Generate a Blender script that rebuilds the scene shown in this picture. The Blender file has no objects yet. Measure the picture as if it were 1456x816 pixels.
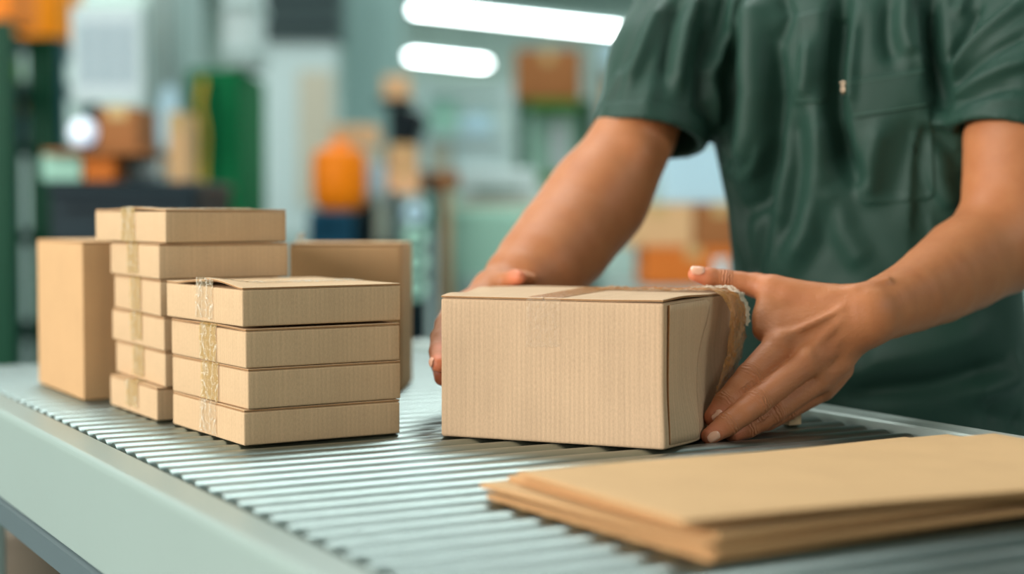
import bpy, bmesh, math, random
import numpy as np
from mathutils import Vector, Matrix
from mathutils.bvhtree import BVHTree

scene = bpy.context.scene
# ------------------------------------------------------------------ camera
FPX, PITCH, CAMZ = 2300.0, math.atan(108 / 2300.0), 1.115
cam_data = bpy.data.cameras.new('camera')
cam = bpy.data.objects.new('camera', cam_data)
scene.collection.objects.link(cam)
cam.location = (0, 0, CAMZ)
cam.rotation_euler = (math.pi / 2 - PITCH, 0, 0)
cam_data.sensor_width = 36
cam_data.lens = FPX * 36 / 1456
cam_data.clip_start = 0.05
cam_data.dof.use_dof = True
cam_data.dof.focus_distance = 1.50
cam_data.dof.aperture_fstop = 2.0
scene.camera = cam
# ------------------------------------------------------------------ light and exposure
scene.view_settings.view_transform = 'Standard'
scene.view_settings.look = 'None'
scene.view_settings.gamma = 1
scene.view_settings.exposure = 0.04
scene.view_settings.use_curve_mapping = False
try:
    scene.cycles.use_denoising = True
    scene.cycles.denoiser = 'OPENIMAGEDENOISE'
    scene.cycles.max_bounces = 6
    scene.cycles.sample_clamp_indirect = 6
except Exception:
    pass
world = bpy.data.worlds.new('world')
scene.world = world
world.use_nodes = True
bg = world.node_tree.nodes['Background']
bg.inputs[0].default_value = (0.80, 0.90, 0.87, 1)
bg.inputs[1].default_value = 0.22


def area(name, loc, target, sx, sy, power, col):
    d = bpy.data.lights.new(name, 'AREA')
    d.shape = 'RECTANGLE'
    d.size, d.size_y = sx, sy
    d.energy = power
    d.color = col
    o = bpy.data.objects.new(name, d)
    scene.collection.objects.link(o)
    o.location = loc
    o.rotation_euler = (Vector(target) - Vector(loc)).to_track_quat('-Z', 'Y').to_euler()
    return o


area('window_daylight', (-4.25, -0.7, 2.3), (0, 1.5, 1.0), 5.0, 2.3, 400, (1.0, 0.97, 0.92))
area('ceiling_lamp_light', (-0.3, 2.7, 3.25), (0, 2.2, 0.9), 3.6, 1.6, 62, (0.96, 1.0, 0.98))
area('side_fill_light', (3.2, -.4, 3.3), (.3, 1.5, .95), 1.6, .6, 38, (.95, 1.0, .97))  # added fill to brighten the held carton's right side, no lamp fixture here
area('hall_lamp_light', (-0.5, 9.0, 3.4), (-0.5, 9.3, 0.0), 9, 8, 370, (0.93, 1.0, 0.98))
area('hall_lamp_light_far', (0.0, 18.0, 3.6), (0, 18.4, 0.0), 12, 6, 620, (0.93, 1.0, 0.98))

# ------------------------------------------------------------------ helpers
cP, sP = math.cos(PITCH), math.sin(PITCH)


def ray(px, py):
    u = (px - 728) / FPX
    v = (408 - py) / FPX
    return np.array([u, cP + v * sP, -sP + v * cP])


CAM = np.array([0, 0, CAMZ])


def G(px, py, z=0.0):
    r = ray(px, py)
    return CAM + r * ((0.9 + z - CAMZ) / r[2])


def P(px, py, y):
    r = ray(px, py)
    return CAM + r * (y / r[1])


def proj(p):
    d = np.asarray(p, float) - CAM
    f = d[1] * cP - d[2] * sP
    return 728 + FPX * d[0] / f, 408 - FPX * (d[1] * sP + d[2] * cP) / f


def link(o, parent=None):
    scene.collection.objects.link(o)
    if parent is not None:
        o.parent = parent
    return o


def mesh_obj(name, verts, faces, mats, parent=None, uvs=None, smooth=False, midx=None):
    me = bpy.data.meshes.new(name)
    me.from_pydata([tuple(v) for v in verts], [], [tuple(f) for f in faces])
    if not isinstance(mats, (list, tuple)):
        mats = [mats]
    for m in mats:
        me.materials.append(m)
    if uvs is not None:
        ul = me.uv_layers.new(name='UVMap')
        ul.data.foreach_set('uv', np.asarray(uvs, np.float32).ravel())
    if midx is not None:
        me.polygons.foreach_set('material_index', np.asarray(midx, np.int32))
    if smooth:
        me.polygons.foreach_set('use_smooth', [True] * len(me.polygons))
    me.update()
    return link(bpy.data.objects.new(name, me), parent)


def tag(o, label, cat, group=None, kind=None):
    if label:
        o['label'] = label
    if cat:
        o['category'] = cat
    if group:
        o['group'] = group
    if kind:
        o['kind'] = kind
    return o


def thing(name, label, cat, loc=(0, 0, 0), rz=0, group=None):
    o = bpy.data.objects.new(name, None)
    o.empty_display_size = 0.05
    link(o)
    o.location = loc
    o.rotation_euler = (0, 0, rz)
    return tag(o, label, cat, group)


class MB:
    """collects rounded boxes, tubes and discs into one mesh"""

    def __init__(self):
        self.bm = bmesh.new()

    def box(self, c, s, bevel=0.0, rz=0.0, rx=0.0, ry=0.0, seg=2):
        r = bmesh.ops.create_cube(self.bm, size=1)
        vs = r['verts']
        bmesh.ops.scale(self.bm, vec=s, verts=vs)
        if bevel > 0:
            es = list({e for v in vs for e in v.link_edges})
            b = bmesh.ops.bevel(self.bm, geom=es, offset=min(bevel, min(s) * .49), segments=seg, profile=.5, affect='EDGES')
            vs = list({v for f in b['faces'] for v in f.verts} | {v for v in vs if v.is_valid})
        M = Matrix.Translation(c) @ Matrix.Rotation(rz, 4, 'Z') @ Matrix.Rotation(ry, 4, 'Y') @ Matrix.Rotation(rx, 4, 'X')
        bmesh.ops.transform(self.bm, matrix=M, verts=vs)
        return self

    def cyl(self, a, b, r, r2=None, n=20, caps=True):
        a, b = Vector(a), Vector(b)
        d = b - a
        res = bmesh.ops.create_cone(self.bm, cap_ends=caps, segments=n, radius1=r, radius2=r if r2 is None else r2, depth=d.length)
        M = Matrix.Translation((a + b) / 2) @ d.to_track_quat('Z', 'Y').to_matrix().to_4x4()
        bmesh.ops.transform(self.bm, matrix=M, verts=res['verts'])
        return self

    def lathe(self, c, prof, n=28):
        c = Vector(c)
        rings = []
        for (r, z) in prof:
            rings.append([self.bm.verts.new(c + Vector((r * math.cos(2 * math.pi * i / n), r * math.sin(2 * math.pi * i / n), z))) for i in range(n)])
        for a, b in zip(rings[:-1], rings[1:]):
            for i in range(n):
                self.bm.faces.new((a[i], a[(i + 1) % n], b[(i + 1) % n], b[i]))
        self.bm.faces.new(rings[0][::-1])
        self.bm.faces.new(rings[-1])
        return self

    def poly(self, pts, vec):
        lo = [self.bm.verts.new(p) for p in pts]
        up = [self.bm.verts.new(Vector(p) + Vector(vec)) for p in pts]
        n = len(pts)
        self.bm.faces.new(lo[::-1])
        self.bm.faces.new(up)
        for i in range(n):
            self.bm.faces.new((lo[i], lo[(i + 1) % n], up[(i + 1) % n], up[i]))
        return self

    def build(self, name, mat, parent=None, smooth=False):
        bmesh.ops.recalc_face_normals(self.bm, faces=self.bm.faces)
        me = bpy.data.meshes.new(name)
        self.bm.to_mesh(me)
        self.bm.free()
        me.materials.append(mat)
        if smooth:
            for p in me.polygons:
                p.use_smooth = True
            try:
                me.set_sharp_from_angle(angle=math.radians(40))
            except Exception:
                pass
        return link(bpy.data.objects.new(name, me), parent)


# ------------------------------------------------------------------ materials
def srgb(r, g, b):
    def f(c):
        c /= 255
        return c / 12.92 if c <= .04045 else ((c + .055) / 1.055) ** 2.4
    return (f(r), f(g), f(b), 1)


def mat(name, col, rough=.5, metal=0.0, noise=0.0, nscale=8.0, bump=0.0, bscale=200.0, **kw):
    m = bpy.data.materials.new(name)
    m.use_nodes = True
    nt = m.node_tree
    b = nt.nodes['Principled BSDF']
    b.inputs['Base Color'].default_value = col
    b.inputs['Roughness'].default_value = rough
    b.inputs['Metallic'].default_value = metal
    for k, v in kw.items():
        b.inputs[k].default_value = v
    tc = nt.nodes.new('ShaderNodeTexCoord')
    if noise > 0:
        n = nt.nodes.new('ShaderNodeTexNoise')
        n.inputs['Scale'].default_value = nscale
        n.inputs['Detail'].default_value = 4
        nt.links.new(tc.outputs['Object'], n.inputs['Vector'])
        mx = nt.nodes.new('ShaderNodeMix')
        mx.data_type = 'RGBA'
        mx.inputs['A'].default_value = tuple(c * (1 - noise) for c in col[:3]) + (1,)
        mx.inputs['B'].default_value = tuple(min(1, c * (1 + noise)) for c in col[:3]) + (1,)
        nt.links.new(n.outputs['Fac'], mx.inputs['Factor'])
        nt.links.new(mx.outputs['Result'], b.inputs['Base Color'])
    if bump > 0:
        n = nt.nodes.new('ShaderNodeTexNoise')
        n.inputs['Scale'].default_value = bscale
        n.inputs['Detail'].default_value = 5
        nt.links.new(tc.outputs['Object'], n.inputs['Vector'])
        bp = nt.nodes.new('ShaderNodeBump')
        bp.inputs['Strength'].default_value = bump
        bp.inputs['Distance'].default_value = .002
        nt.links.new(n.outputs['Fac'], bp.inputs['Height'])
        nt.links.new(bp.outputs['Normal'], b.inputs['Normal'])
    return m


def kraft(name, col, flute=0.5, speck=.10):
    m = bpy.data.materials.new(name)
    m.use_nodes = True
    nt = m.node_tree
    N, L = nt.nodes, nt.links
    b = N['Principled BSDF']
    b.inputs['Roughness'].default_value = .78
    b.inputs['Specular IOR Level'].default_value = .22
    uv = N.new('ShaderNodeUVMap')
    uv.uv_map = 'UVMap'

    def noise(sx, sy, scale, det=3):
        mp = N.new('ShaderNodeMapping')
        mp.inputs['Scale'].default_value = (sx, sy, 1)
        L.new(uv.outputs['UV'], mp.inputs['Vector'])
        n = N.new('ShaderNodeTexNoise')
        n.inputs['Scale'].default_value = scale
        n.inputs['Detail'].default_value = det
        n.inputs['Roughness'].default_value = .6
        L.new(mp.outputs['Vector'], n.inputs['Vector'])
        return n.outputs['Fac']
    fine = noise(1, .35, 900)
    streak = noise(1, .02, 350, 2)
    blot = noise(1, 1, 14, 3)
    wv = N.new('ShaderNodeTexWave')
    wv.bands_direction = 'X'
    wv.inputs['Scale'].default_value = 65
    wv.inputs['Distortion'].default_value = .6
    L.new(uv.outputs['UV'], wv.inputs['Vector'])

    def mx(a, fac, lo, hi):
        r = N.new('ShaderNodeMapRange')
        r.inputs['From Min'].default_value = .25
        r.inputs['From Max'].default_value = .75
        r.inputs['To Min'].default_value = lo
        r.inputs['To Max'].default_value = hi
        L.new(fac, r.inputs['Value'])
        q = N.new('ShaderNodeMath')
        q.operation = 'MULTIPLY'
        L.new(r.outputs['Result'], q.inputs[0])
        if a is None:
            q.inputs[1].default_value = 1
        else:
            L.new(a, q.inputs[1])
        return q.outputs[0]
    v = mx(None, fine, 1 - speck, 1 + speck)
    v = mx(v, streak, 1 - speck * .7, 1 + speck * .7)
    v = mx(v, blot, .95, 1.05)
    v = mx(v, wv.outputs['Fac'], 1 - .03 * flute, 1 + .03 * flute)
    vm = N.new('ShaderNodeVectorMath')
    vm.operation = 'SCALE'
    vm.inputs[0].default_value = col[:3]
    L.new(v, vm.inputs['Scale'])
    L.new(vm.outputs['Vector'], b.inputs['Base Color'])
    ad = N.new('ShaderNodeMath')
    ad.operation = 'MULTIPLY_ADD'
    L.new(wv.outputs['Fac'], ad.inputs[0])
    ad.inputs[1].default_value = .5 * flute
    L.new(fine, ad.inputs[2])
    bp = N.new('ShaderNodeBump')
    bp.inputs['Strength'].default_value = .35
    bp.inputs['Distance'].default_value = .0004
    L.new(ad.outputs[0], bp.inputs['Height'])
    L.new(bp.outputs['Normal'], b.inputs['Normal'])
    return m


M = {}
M['kraft'] = kraft('kraft_cardboard', srgb(199, 167, 130))
M['kraft_main'] = kraft('kraft_cardboard_pale', srgb(199, 167, 134), flute=1.0)
M['kraft_warm'] = kraft('kraft_cardboard_warm', srgb(198, 158, 114), flute=.2, speck=.05)
M['kraft_edge'] = kraft('kraft_raw_edge', srgb(150, 104, 62), flute=.2)
M['sheet'] = kraft('smooth_kraft_board', srgb(200, 162, 117), flute=.15, speck=.05)
M['sheet_edge'] = kraft('board_cut_edge', srgb(186, 140, 94), flute=.1, speck=.15)


def tape_mat(name, col, alpha, rough=.22, crease_glint=.75):
    m = mat(name, col, rough, bump=1.0, bscale=260)
    b = m.node_tree.nodes['Principled BSDF']
    b.inputs['Alpha'].default_value = alpha
    b.inputs['Specular IOR Level'].default_value = .8
    # white highlights of the crinkles, put into the tape colour as pale streaks
    nt = m.node_tree
    N, L = nt.nodes, nt.links
    tc = N.new('ShaderNodeTexCoord')
    fac = None
    for sc, st in ((55, (1, 1, .30)), (75, (1, 1, 1.6))):
        mp = N.new('ShaderNodeMapping')
        mp.inputs['Scale'].default_value = st
        L.new(tc.outputs['Object'], mp.inputs['Vector'])
        n = N.new('ShaderNodeTexNoise')
        n.inputs['Scale'].default_value = sc
        n.inputs['Detail'].default_value = 3
        L.new(mp.outputs['Vector'], n.inputs['Vector'])
        a = N.new('ShaderNodeMath')
        a.operation = 'SUBTRACT'
        L.new(n.outputs['Fac'], a.inputs[0])
        a.inputs[1].default_value = .5
        q = N.new('ShaderNodeMath')
        q.operation = 'ABSOLUTE'
        L.new(a.outputs[0], q.inputs[0])
        r = N.new('ShaderNodeMapRange')
        r.inputs['From Min'].default_value = .004
        r.inputs['From Max'].default_value = .022
        r.inputs['To Min'].default_value = crease_glint
        r.inputs['To Max'].default_value = 0
        L.new(q.outputs[0], r.inputs['Value'])
        if fac is None:
            fac = r.outputs['Result']
        else:
            mxx = N.new('ShaderNodeMath')
            mxx.operation = 'MAXIMUM'
            L.new(fac, mxx.inputs[0])
            L.new(r.outputs['Result'], mxx.inputs[1])
            fac = mxx.outputs[0]
    mx = N.new('ShaderNodeMix')
    mx.data_type = 'RGBA'
    mx.inputs['A'].default_value = col
    mx.inputs['B'].default_value = srgb(240, 232, 214)
    L.new(fac, mx.inputs['Factor'])
    L.new(mx.outputs['Result'], b.inputs['Base Color'])
    al = N.new('ShaderNodeMath')
    al.operation = 'MAXIMUM'
    L.new(fac, al.inputs[0])
    al.inputs[1].default_value = alpha
    L.new(al.outputs[0], b.inputs['Alpha'])
    return m


M['tape'] = tape_mat('amber_tape', srgb(200, 164, 92), .50, .14)
M['tape_clear'] = tape_mat('clear_tape', srgb(214, 190, 150), .22, .2)
M['tape_faint'] = tape_mat('clear_tape_flat', srgb(212, 184, 146), .16, .25, .22)
M['tape_dark'] = tape_mat('amber_tape_thick', srgb(188, 128, 62), .66, .15, .16)
M['film'] = tape_mat('loose_film', srgb(226, 206, 176), .45, .08, .3)
M['steel'] = mat('roller_steel', (.26, .315, .30, 1), .33, 1.0, noise=.10, nscale=40, bump=.06, bscale=60)
M['shaft'] = mat('roller_shaft', (.10, .085, .075, 1), .45, .8)
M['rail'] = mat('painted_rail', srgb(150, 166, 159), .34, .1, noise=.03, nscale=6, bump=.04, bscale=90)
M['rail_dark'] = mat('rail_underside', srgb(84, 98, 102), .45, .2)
M['far_rail'] = mat('brushed_rail', srgb(176, 188, 182), .38, .6, noise=.06, nscale=30)
M['floor'] = mat('concrete_floor', srgb(132, 146, 144), .35, noise=.08, nscale=2)
M['wall'] = mat('wall_paint', srgb(176, 196, 188), .8, noise=.03, nscale=2)
M['ceil'] = mat('ceiling_paint', srgb(120, 138, 132), .8, noise=.03)
M['trim'] = mat('trim_paint', srgb(150, 166, 160), .5, noise=.03)


def simple(name, r, g, b, rough=.55, metal=0.0, noise=.05, nscale=6.0, **k):
    M[name] = mat(name, srgb(r, g, b), rough, metal, noise=noise, nscale=nscale, **k)
    M[name].node_tree.nodes['Principled BSDF'].inputs['Specular IOR Level'].default_value = .15
    return M[name]


def glow(name, col, strength):
    m = bpy.data.materials.new(name)
    m.use_nodes = True
    b = m.node_tree.nodes['Principled BSDF']
    b.inputs['Base Color'].default_value = (.9, .9, .9, 1)
    b.inputs['Emission Color'].default_value = col
    b.inputs['Emission Strength'].default_value = strength
    return m


M['lamp'] = glow('tube_glow', (.93, 1, 1, 1), 16)
M['globe'] = glow('globe_glow', (.50, .74, 1, 1), .75)
A = np.array([-.4828, .8757])   # along the conveyor, away from the camera
B = np.array([.8757, .4828])    # across the conveyor
YAW = math.atan2(.4828, .8757)


# ------------------------------------------------------------------ the room
def structure(name, m, *boxes, label=None):
    mb = MB()
    for c, s in boxes:
        mb.box(c, s)
    o = mb.build(name, m)
    o['kind'] = 'structure'
    return o


structure('floor', M['floor'], ((0, 10, -.05), (13.2, 29, .1)))
structure('ceiling', M['ceil'], ((0, 10.0, 4.25), (13.2, 29, .1)))
structure('wall_back', M['wall'], ((0, 24.1, 2.1), (13, .2, 4.2)))
structure('wall_right', M['wall'], ((6.5, 10, 2.1), (.2, 28.2, 4.2)))
# left wall with the window band the daylight comes through
structure('wall_left', M['wall'], ((-4.6, 13.2, 2.1), (.2, 21.6, 4.2)), ((-4.6, -4.0, 2.1), (.2, 1.2, 4.2)),
          ((-4.6, -.5, .5), (.2, 5.8, 1.0)), ((-4.6, -.5, 3.9), (.2, 5.8, .6)))
wf = MB()
for yy in (-3.36, -1.95, -.5, .95, 2.36):
    wf.box((-4.6, yy, 2.3), (.1, .07, 2.6))
for zz in (1.02, 2.3, 3.58):
    wf.box((-4.6, -.5, zz), (.1, 5.8, .06))
w1 = wf.build('window_1', M['trim'])
w1['kind'] = 'structure'
structure('baseboard_back', M['trim'], ((0, 23.97, .08), (13, .05, .16)))

# ------------------------------------------------------------------ roller conveyor
conv = thing('roller_conveyor', 'long roller conveyor table with steel rollers and pale grey side rails', 'conveyor', (0, 0, 0), 0)


def cb(s, b, z):
    """conveyor coordinates -> world"""
    return (A[0] * s + B[0] * b, A[1] * s + B[1] * b, z)


def cbm(c, size, name, m, bevel=0.0, parent=conv, smooth=False):
    return MB().box(cb(*c), size, bevel, rz=YAW).build(name, m, parent, smooth)


S0, S1 = -.25, 2.36
SL, SC = S1 - S0, (S0 + S1) / 2
ZT = 0.9


def extrude_profile(name, prof, s0, s1, m, parent=conv, closed=True):
    v, f = [], []
    for s in (s0, s1):
        for b, z in prof:
            v.append(cb(s, b, z))
    n = len(prof)
    for i in range(n):
        j = (i + 1) % n
        f.append((i, j, n + j, n + i))
    f.append(tuple(range(n))[::-1])
    f.append(tuple(range(n, 2 * n)))
    o = mesh_obj(name, v, f, m, parent)
    bm = bmesh.new()
    bm.from_mesh(o.data)
    bmesh.ops.recalc_face_normals(bm, faces=bm.faces)
    bm.to_mesh(o.data)
    bm.free()
    return o


def arc(cx, cz, r, a0, a1, n=6):
    return [(cx + r * math.cos(math.radians(a0 + (a1 - a0) * i / n)), cz + r * math.sin(math.radians(a0 + (a1 - a0) * i / n))) for i in range(n + 1)]


zr = ZT - .001
near = [(.3905, zr - .05), (.3905, zr)] + arc(.362, zr - .007, .007, 90, 180) + [(.355, ZT - .094), (.358, ZT - .097), (.361, ZT - .094), (.361, zr - .05)]
o = extrude_profile('side_rail', near, S0, S1, M['rail'])
o['label'] = 'near side rail, pale grey painted'
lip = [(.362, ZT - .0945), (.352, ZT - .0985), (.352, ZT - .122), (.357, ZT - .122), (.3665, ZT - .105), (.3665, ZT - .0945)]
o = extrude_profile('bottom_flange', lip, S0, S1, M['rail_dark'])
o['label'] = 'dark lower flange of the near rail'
far = [(1.100, ZT - .09), (1.100, ZT + .004), (1.103, ZT + .006), (1.122, ZT + .006)] + arc(1.128, ZT + .002, .006, 90, 0)[1:] + [(1.134, ZT - .09)]
o = extrude_profile('side_rail', far, S0, S1, M['far_rail'])
o['label'] = 'far side rail, brushed metal'
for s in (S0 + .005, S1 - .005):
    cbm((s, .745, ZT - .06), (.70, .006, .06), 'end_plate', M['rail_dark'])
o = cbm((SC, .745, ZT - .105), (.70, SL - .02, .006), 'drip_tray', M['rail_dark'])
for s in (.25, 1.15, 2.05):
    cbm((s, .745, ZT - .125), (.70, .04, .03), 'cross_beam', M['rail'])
for s in (.25, 2.05):
    for b in (.385, 1.11):
        mb = MB().box(cb(s, b, (ZT - .10) / 2 + .012), (.045, .045, ZT - .124), .004, rz=YAW)
        lg = mb.build('leg', M['rail'], conv)
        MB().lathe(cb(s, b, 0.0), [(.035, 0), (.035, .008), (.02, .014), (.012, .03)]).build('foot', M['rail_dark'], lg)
PITCH_R, RR = .0342, .0166
i = 0
s = S0 + .03
roll = None
while s < S1 - .02:
    c = cb(s, .745, ZT - RR)
    if roll is None:
        mb = MB()
        h = .349
        prof = [(.0045, -h), (.0125, -h + .0005), (RR - .0006, -h + .002), (RR, -h + .005), (RR, h - .005), (RR - .0006, h - .002), (.0125, h - .0005), (.0045, h)]
        mb.lathe((0, 0, 0), prof, 32)
        mb.bm.transform(Matrix.Rotation(math.pi / 2, 4, 'Y'))
        roll = mb.build('roller', M['steel'], conv, True)
        sh = MB().cyl((-.356, 0, 0), (.356, 0, 0), .004, n=10).build('shaft', M['shaft'], roll, True)
        r, q = roll, sh
    else:
        r = roll.copy()
        link(r, conv)
        q = sh.copy()
        link(q, r)
    r.location = c
    r.rotation_euler = (0, 0, YAW)
    s += PITCH_R


# ------------------------------------------------------------------ cartons
def frac_noise(seed):
    rg = np.random.RandomState(seed)
    ks = [(rg.uniform(-1, 1, 3) * f, rg.uniform(0, 6.28), 1 / f ** .5) for f in (12, 22, 45, 70) for _ in range(3)]

    def fn(p):
        p = np.asarray(p)
        out = np.zeros(len(p))
        for k, ph, a in ks:
            out += a * np.sin(p @ k + ph)
        return out * .6
    return fn


def grid_lines(L, r, step):
    n = max(2, int((L - 2 * r) / step))
    return [0, r * .3, r * .65] + [r + (L - 2 * r) * i / n for i in range(n + 1)] + [L - r * .65, L - r * .3, L]


def rounded_solid(w, d, h, r, step, quad=None, wobble=0.0, seed=0, open_faces=()):
    """box with its corner at the origin, softly rounded and dented; returns verts, faces, uvs (metres)"""
    X, Y, Z = grid_lines(w, r, step), grid_lines(d, r, step), grid_lines(h, min(r, h * .4), step)
    idx, V, Fc, UV = {}, [], [], []
    nx, ny, nz = len(X), len(Y), len(Z)

    def vid(i, j, k):
        key = (i, j, k)
        if key not in idx:
            idx[key] = len(V)
            V.append((X[i], Y[j], Z[k]))
        return idx[key]

    def quadf(c, uvf):
        Fc.append([vid(*q) for q in c])
        UV.extend([uvf(X[q[0]], Y[q[1]], Z[q[2]]) for q in c])
    for i in range(nx - 1):
        for j in range(ny - 1):
            quadf([(i, j, 0), (i, j + 1, 0), (i + 1, j + 1, 0), (i + 1, j, 0)], lambda x, y, z: (x, y))
            quadf([(i, j, nz - 1), (i + 1, j, nz - 1), (i + 1, j + 1, nz - 1), (i, j + 1, nz - 1)], lambda x, y, z: (x, y))
    for i in range(nx - 1):
        for k in range(nz - 1):
            quadf([(i, 0, k), (i + 1, 0, k), (i + 1, 0, k + 1), (i, 0, k + 1)], lambda x, y, z: (x + .37, z))
            quadf([(i, ny - 1, k), (i, ny - 1, k + 1), (i + 1, ny - 1, k + 1), (i + 1, ny - 1, k)], lambda x, y, z: (x + 1.1, z))
    for j in range(ny - 1):
        for k in range(nz - 1):
            quadf([(0, j, k), (0, j, k + 1), (0, j + 1, k + 1), (0, j + 1, k)], lambda x, y, z: (y + 2.3, z))
            quadf([(nx - 1, j, k), (nx - 1, j + 1, k), (nx - 1, j + 1, k + 1), (nx - 1, j, k + 1)], lambda x, y, z: (y + 3.1, z))
    V = np.array(V, float)
    Lm = np.array([w, d, h])
    rr = np.minimum(r, Lm * .4)
    c = np.clip(V, rr, Lm - rr)
    v = (V - c) / rr
    n = np.linalg.norm(v, axis=1)
    sc = np.where(n > 1e-9, np.minimum(1, 1) / np.maximum(n, 1e-9), 0)
    sc = np.where(n > 1e-9, sc, 0)
    V = c + v * sc[:, None] * rr
    if wobble:
        f = frac_noise(seed)
        f2 = frac_noise(seed + 99)
        mx = np.sin(np.pi * np.clip(V[:, 0] / w, 0, 1))
        my = np.sin(np.pi * np.clip(V[:, 1] / d, 0, 1))
        V[:, 1] += f(V) * wobble * (.25 + mx)
        V[:, 0] += f2(V) * wobble * (.25 + my)
    if quad is not None:
        q = np.array(quad, float)   # local xy of corners (0,0) (w,0) (w,d) (0,d)
        u = (V[:, 0] / w)[:, None]
        t = (V[:, 1] / d)[:, None]
        xy = q[0] * (1 - u) * (1 - t) + q[1] * u * (1 - t) + q[2] * u * t + q[3] * (1 - u) * t
        V[:, :2] = xy
    return V, Fc, UV


def warp(V, w, d, quad):
    if quad is None:
        return V
    q = np.array(quad, float)
    V = np.array(V, float)
    u = (V[:, 0] / w)[:, None]
    t = (V[:, 1] / d)[:, None]
    V[:, :2] = q[0] * (1 - u) * (1 - t) + q[1] * u * (1 - t) + q[2] * u * t + q[3] * (1 - u) * t
    return V


def strip(path, wdir, width, seed, amp=.00055, nw=12, step=.003, ragged=.0015):
    """thin tape following a 3D path with small wrinkles; path = list of (point, outward normal)"""
    pts, nrm = [], []
    for (a, na), (b, nb) in zip(path[:-1], path[1:]):
        a, b = np.array(a, float), np.array(b, float)
        n = max(1, int(np.linalg.norm(b - a) / step))
        for i in range(n):
            t = i / n
            pts.append(a * (1 - t) + b * t)
            q = np.array(na, float) * (1 - t) + np.array(nb, float) * t
            nrm.append(q / np.linalg.norm(q))
    pts.append(np.array(path[-1][0], float))
    nrm.append(np.array(path[-1][1], float))
    rg = np.random.RandomState(seed)
    wdir = np.array(wdir, float)
    V, Fc, UV = [], [], []
    n = len(pts)
    rw = rg.rand(n, nw + 1)
    for i in range(n):
        for j in range(nw + 1):
            w = (j / nw - .5) * width
            e = rg.uniform(-ragged, ragged) if i in (0, n - 1) else 0
            tdir = pts[min(i + 1, n - 1)] - pts[max(i - 1, 0)]
            tdir = tdir / (np.linalg.norm(tdir) + 1e-9)
            am = amp * (rw[i, j] ** 3) * 1.6 + amp * .5 * (1 + math.sin(i * .9 + j * 1.7 + seed))
            V.append(pts[i] + wdir * w + nrm[i] * (.00025 + am) + tdir * e)
    for i in range(n - 1):
        for j in range(nw):
            a = i * (nw + 1) + j
            Fc.append((a, a + 1, a + nw + 2, a + nw + 1))
            for q in Fc[-1]:
                UV.append((V[q] @ wdir, V[q][2]))
    return np.array(V), Fc, UV


def solve_len(F, yaw, z, pxx):
    """how far to go from F along yaw until the image column pxx"""
    lo, hi = 0.0, .6
    d = np.array([math.cos(yaw), math.sin(yaw)])
    sgn = 1 if proj((F[0] + d[0] * .1, F[1] + d[1] * .1, z))[0] > proj((F[0], F[1], z))[0] else -1
    for _ in range(40):
        m = (lo + hi) / 2
        x = proj((F[0] + d[0] * m, F[1] + d[1] * m, z))[0]
        if (x - pxx) * sgn < 0:
            lo = m
        else:
            hi = m
    return lo


def carton(name, label, F, yaw, w, d, z0, h, group=None, mkey='kraft', tape_c=.45, tape_w=.042, seed=1, quad=None,
           lift=0.0, wob=.0006, tape_down=.85, tape_side='left', tmat='tape', flap=True, r=.0018, step=.012):
    """closed shipping carton: body, two top flaps, tape over the seam (which runs along local x)"""
    o = thing(name, label, 'box', (F[0], F[1], 0.9 + z0), yaw, group)
    ft = .0020
    V, Fc, UV = rounded_solid(w, d, h - ft - .0002, r, step, quad, wob, seed)
    mesh_obj('carton_body', V, Fc, M[mkey], o, UV, True)
    seam = d * tape_c
    for k, (y0, y1) in enumerate(((.0002, seam - .0005), (seam + .0005, d - .0002))):
        V, Fc, UV = rounded_solid(w - .0004, y1 - y0, ft, .0009, .006 if lift else step, None, 0, seed + k)
        V[:, 0] += .0002
        V[:, 1] += y0
        V[:, 2] += h - ft
        if lift:   # the flap's outer edge bows up at the left end
            e = np.exp(-(V[:, 0] / .030) ** 2)
            yy = (V[:, 1] / d)
            V[:, 2] += lift * e * np.clip(np.sin(np.pi * np.clip((yy - .04) / .8, 0, 1)), 0, 1) * (1 if k == 0 else .75)
        V = warp(V, w, d, quad)
        nm = [M[mkey], M['kraft_edge']]
        # raw corrugated edge shows on the vertical rims of the flap
        mi = []
        Va = np.array(V)
        for f in Fc:
            a, b, c2 = Va[f[0]], Va[f[1]], Va[f[2]]
            nn = np.cross(b - a, c2 - a)
            nn /= (np.linalg.norm(nn) + 1e-12)
            mi.append(1 if abs(nn[2]) < .3 else 0)
        mesh_obj('top_flap', V, Fc, nm, o, UV, True, mi)
    if tape_side == 'left':
        e = 0.0
        path = [((-.0001, seam, h * (1 - tape_down)), (-1, 0, 0)), ((-.0001, seam, h - .002), (-1, 0, 0)),
                ((.0012, seam, h), (-.7, 0, .7)), ((.004, seam, h), (0, 0, 1)), ((w - .004, seam, h), (0, 0, 1)),
                ((w - .0008, seam, h - .0004), (.7, 0, .7)), ((w, seam, h - .003), (1, 0, 0)), ((w, seam, h * (1 - tape_down)), (1, 0, 0))]
        V, Fc, UV = strip(path, (0, 1, 0), tape_w, seed)
        # a wrinkled, folded-over tape end
        V[:, 0] -= wob * .6 * (V[:, 0] < .001)
        if lift:
            em = np.exp(-(np.maximum(V[:, 0], 0) / .030) ** 2) * (V[:, 2] > h - .0015)
            V[:, 2] += lift * .9 * em
        V = warp(V, w, d, quad)
        mesh_obj('packing_tape', V, Fc, M[tmat], o, UV, True)
    return o


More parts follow.
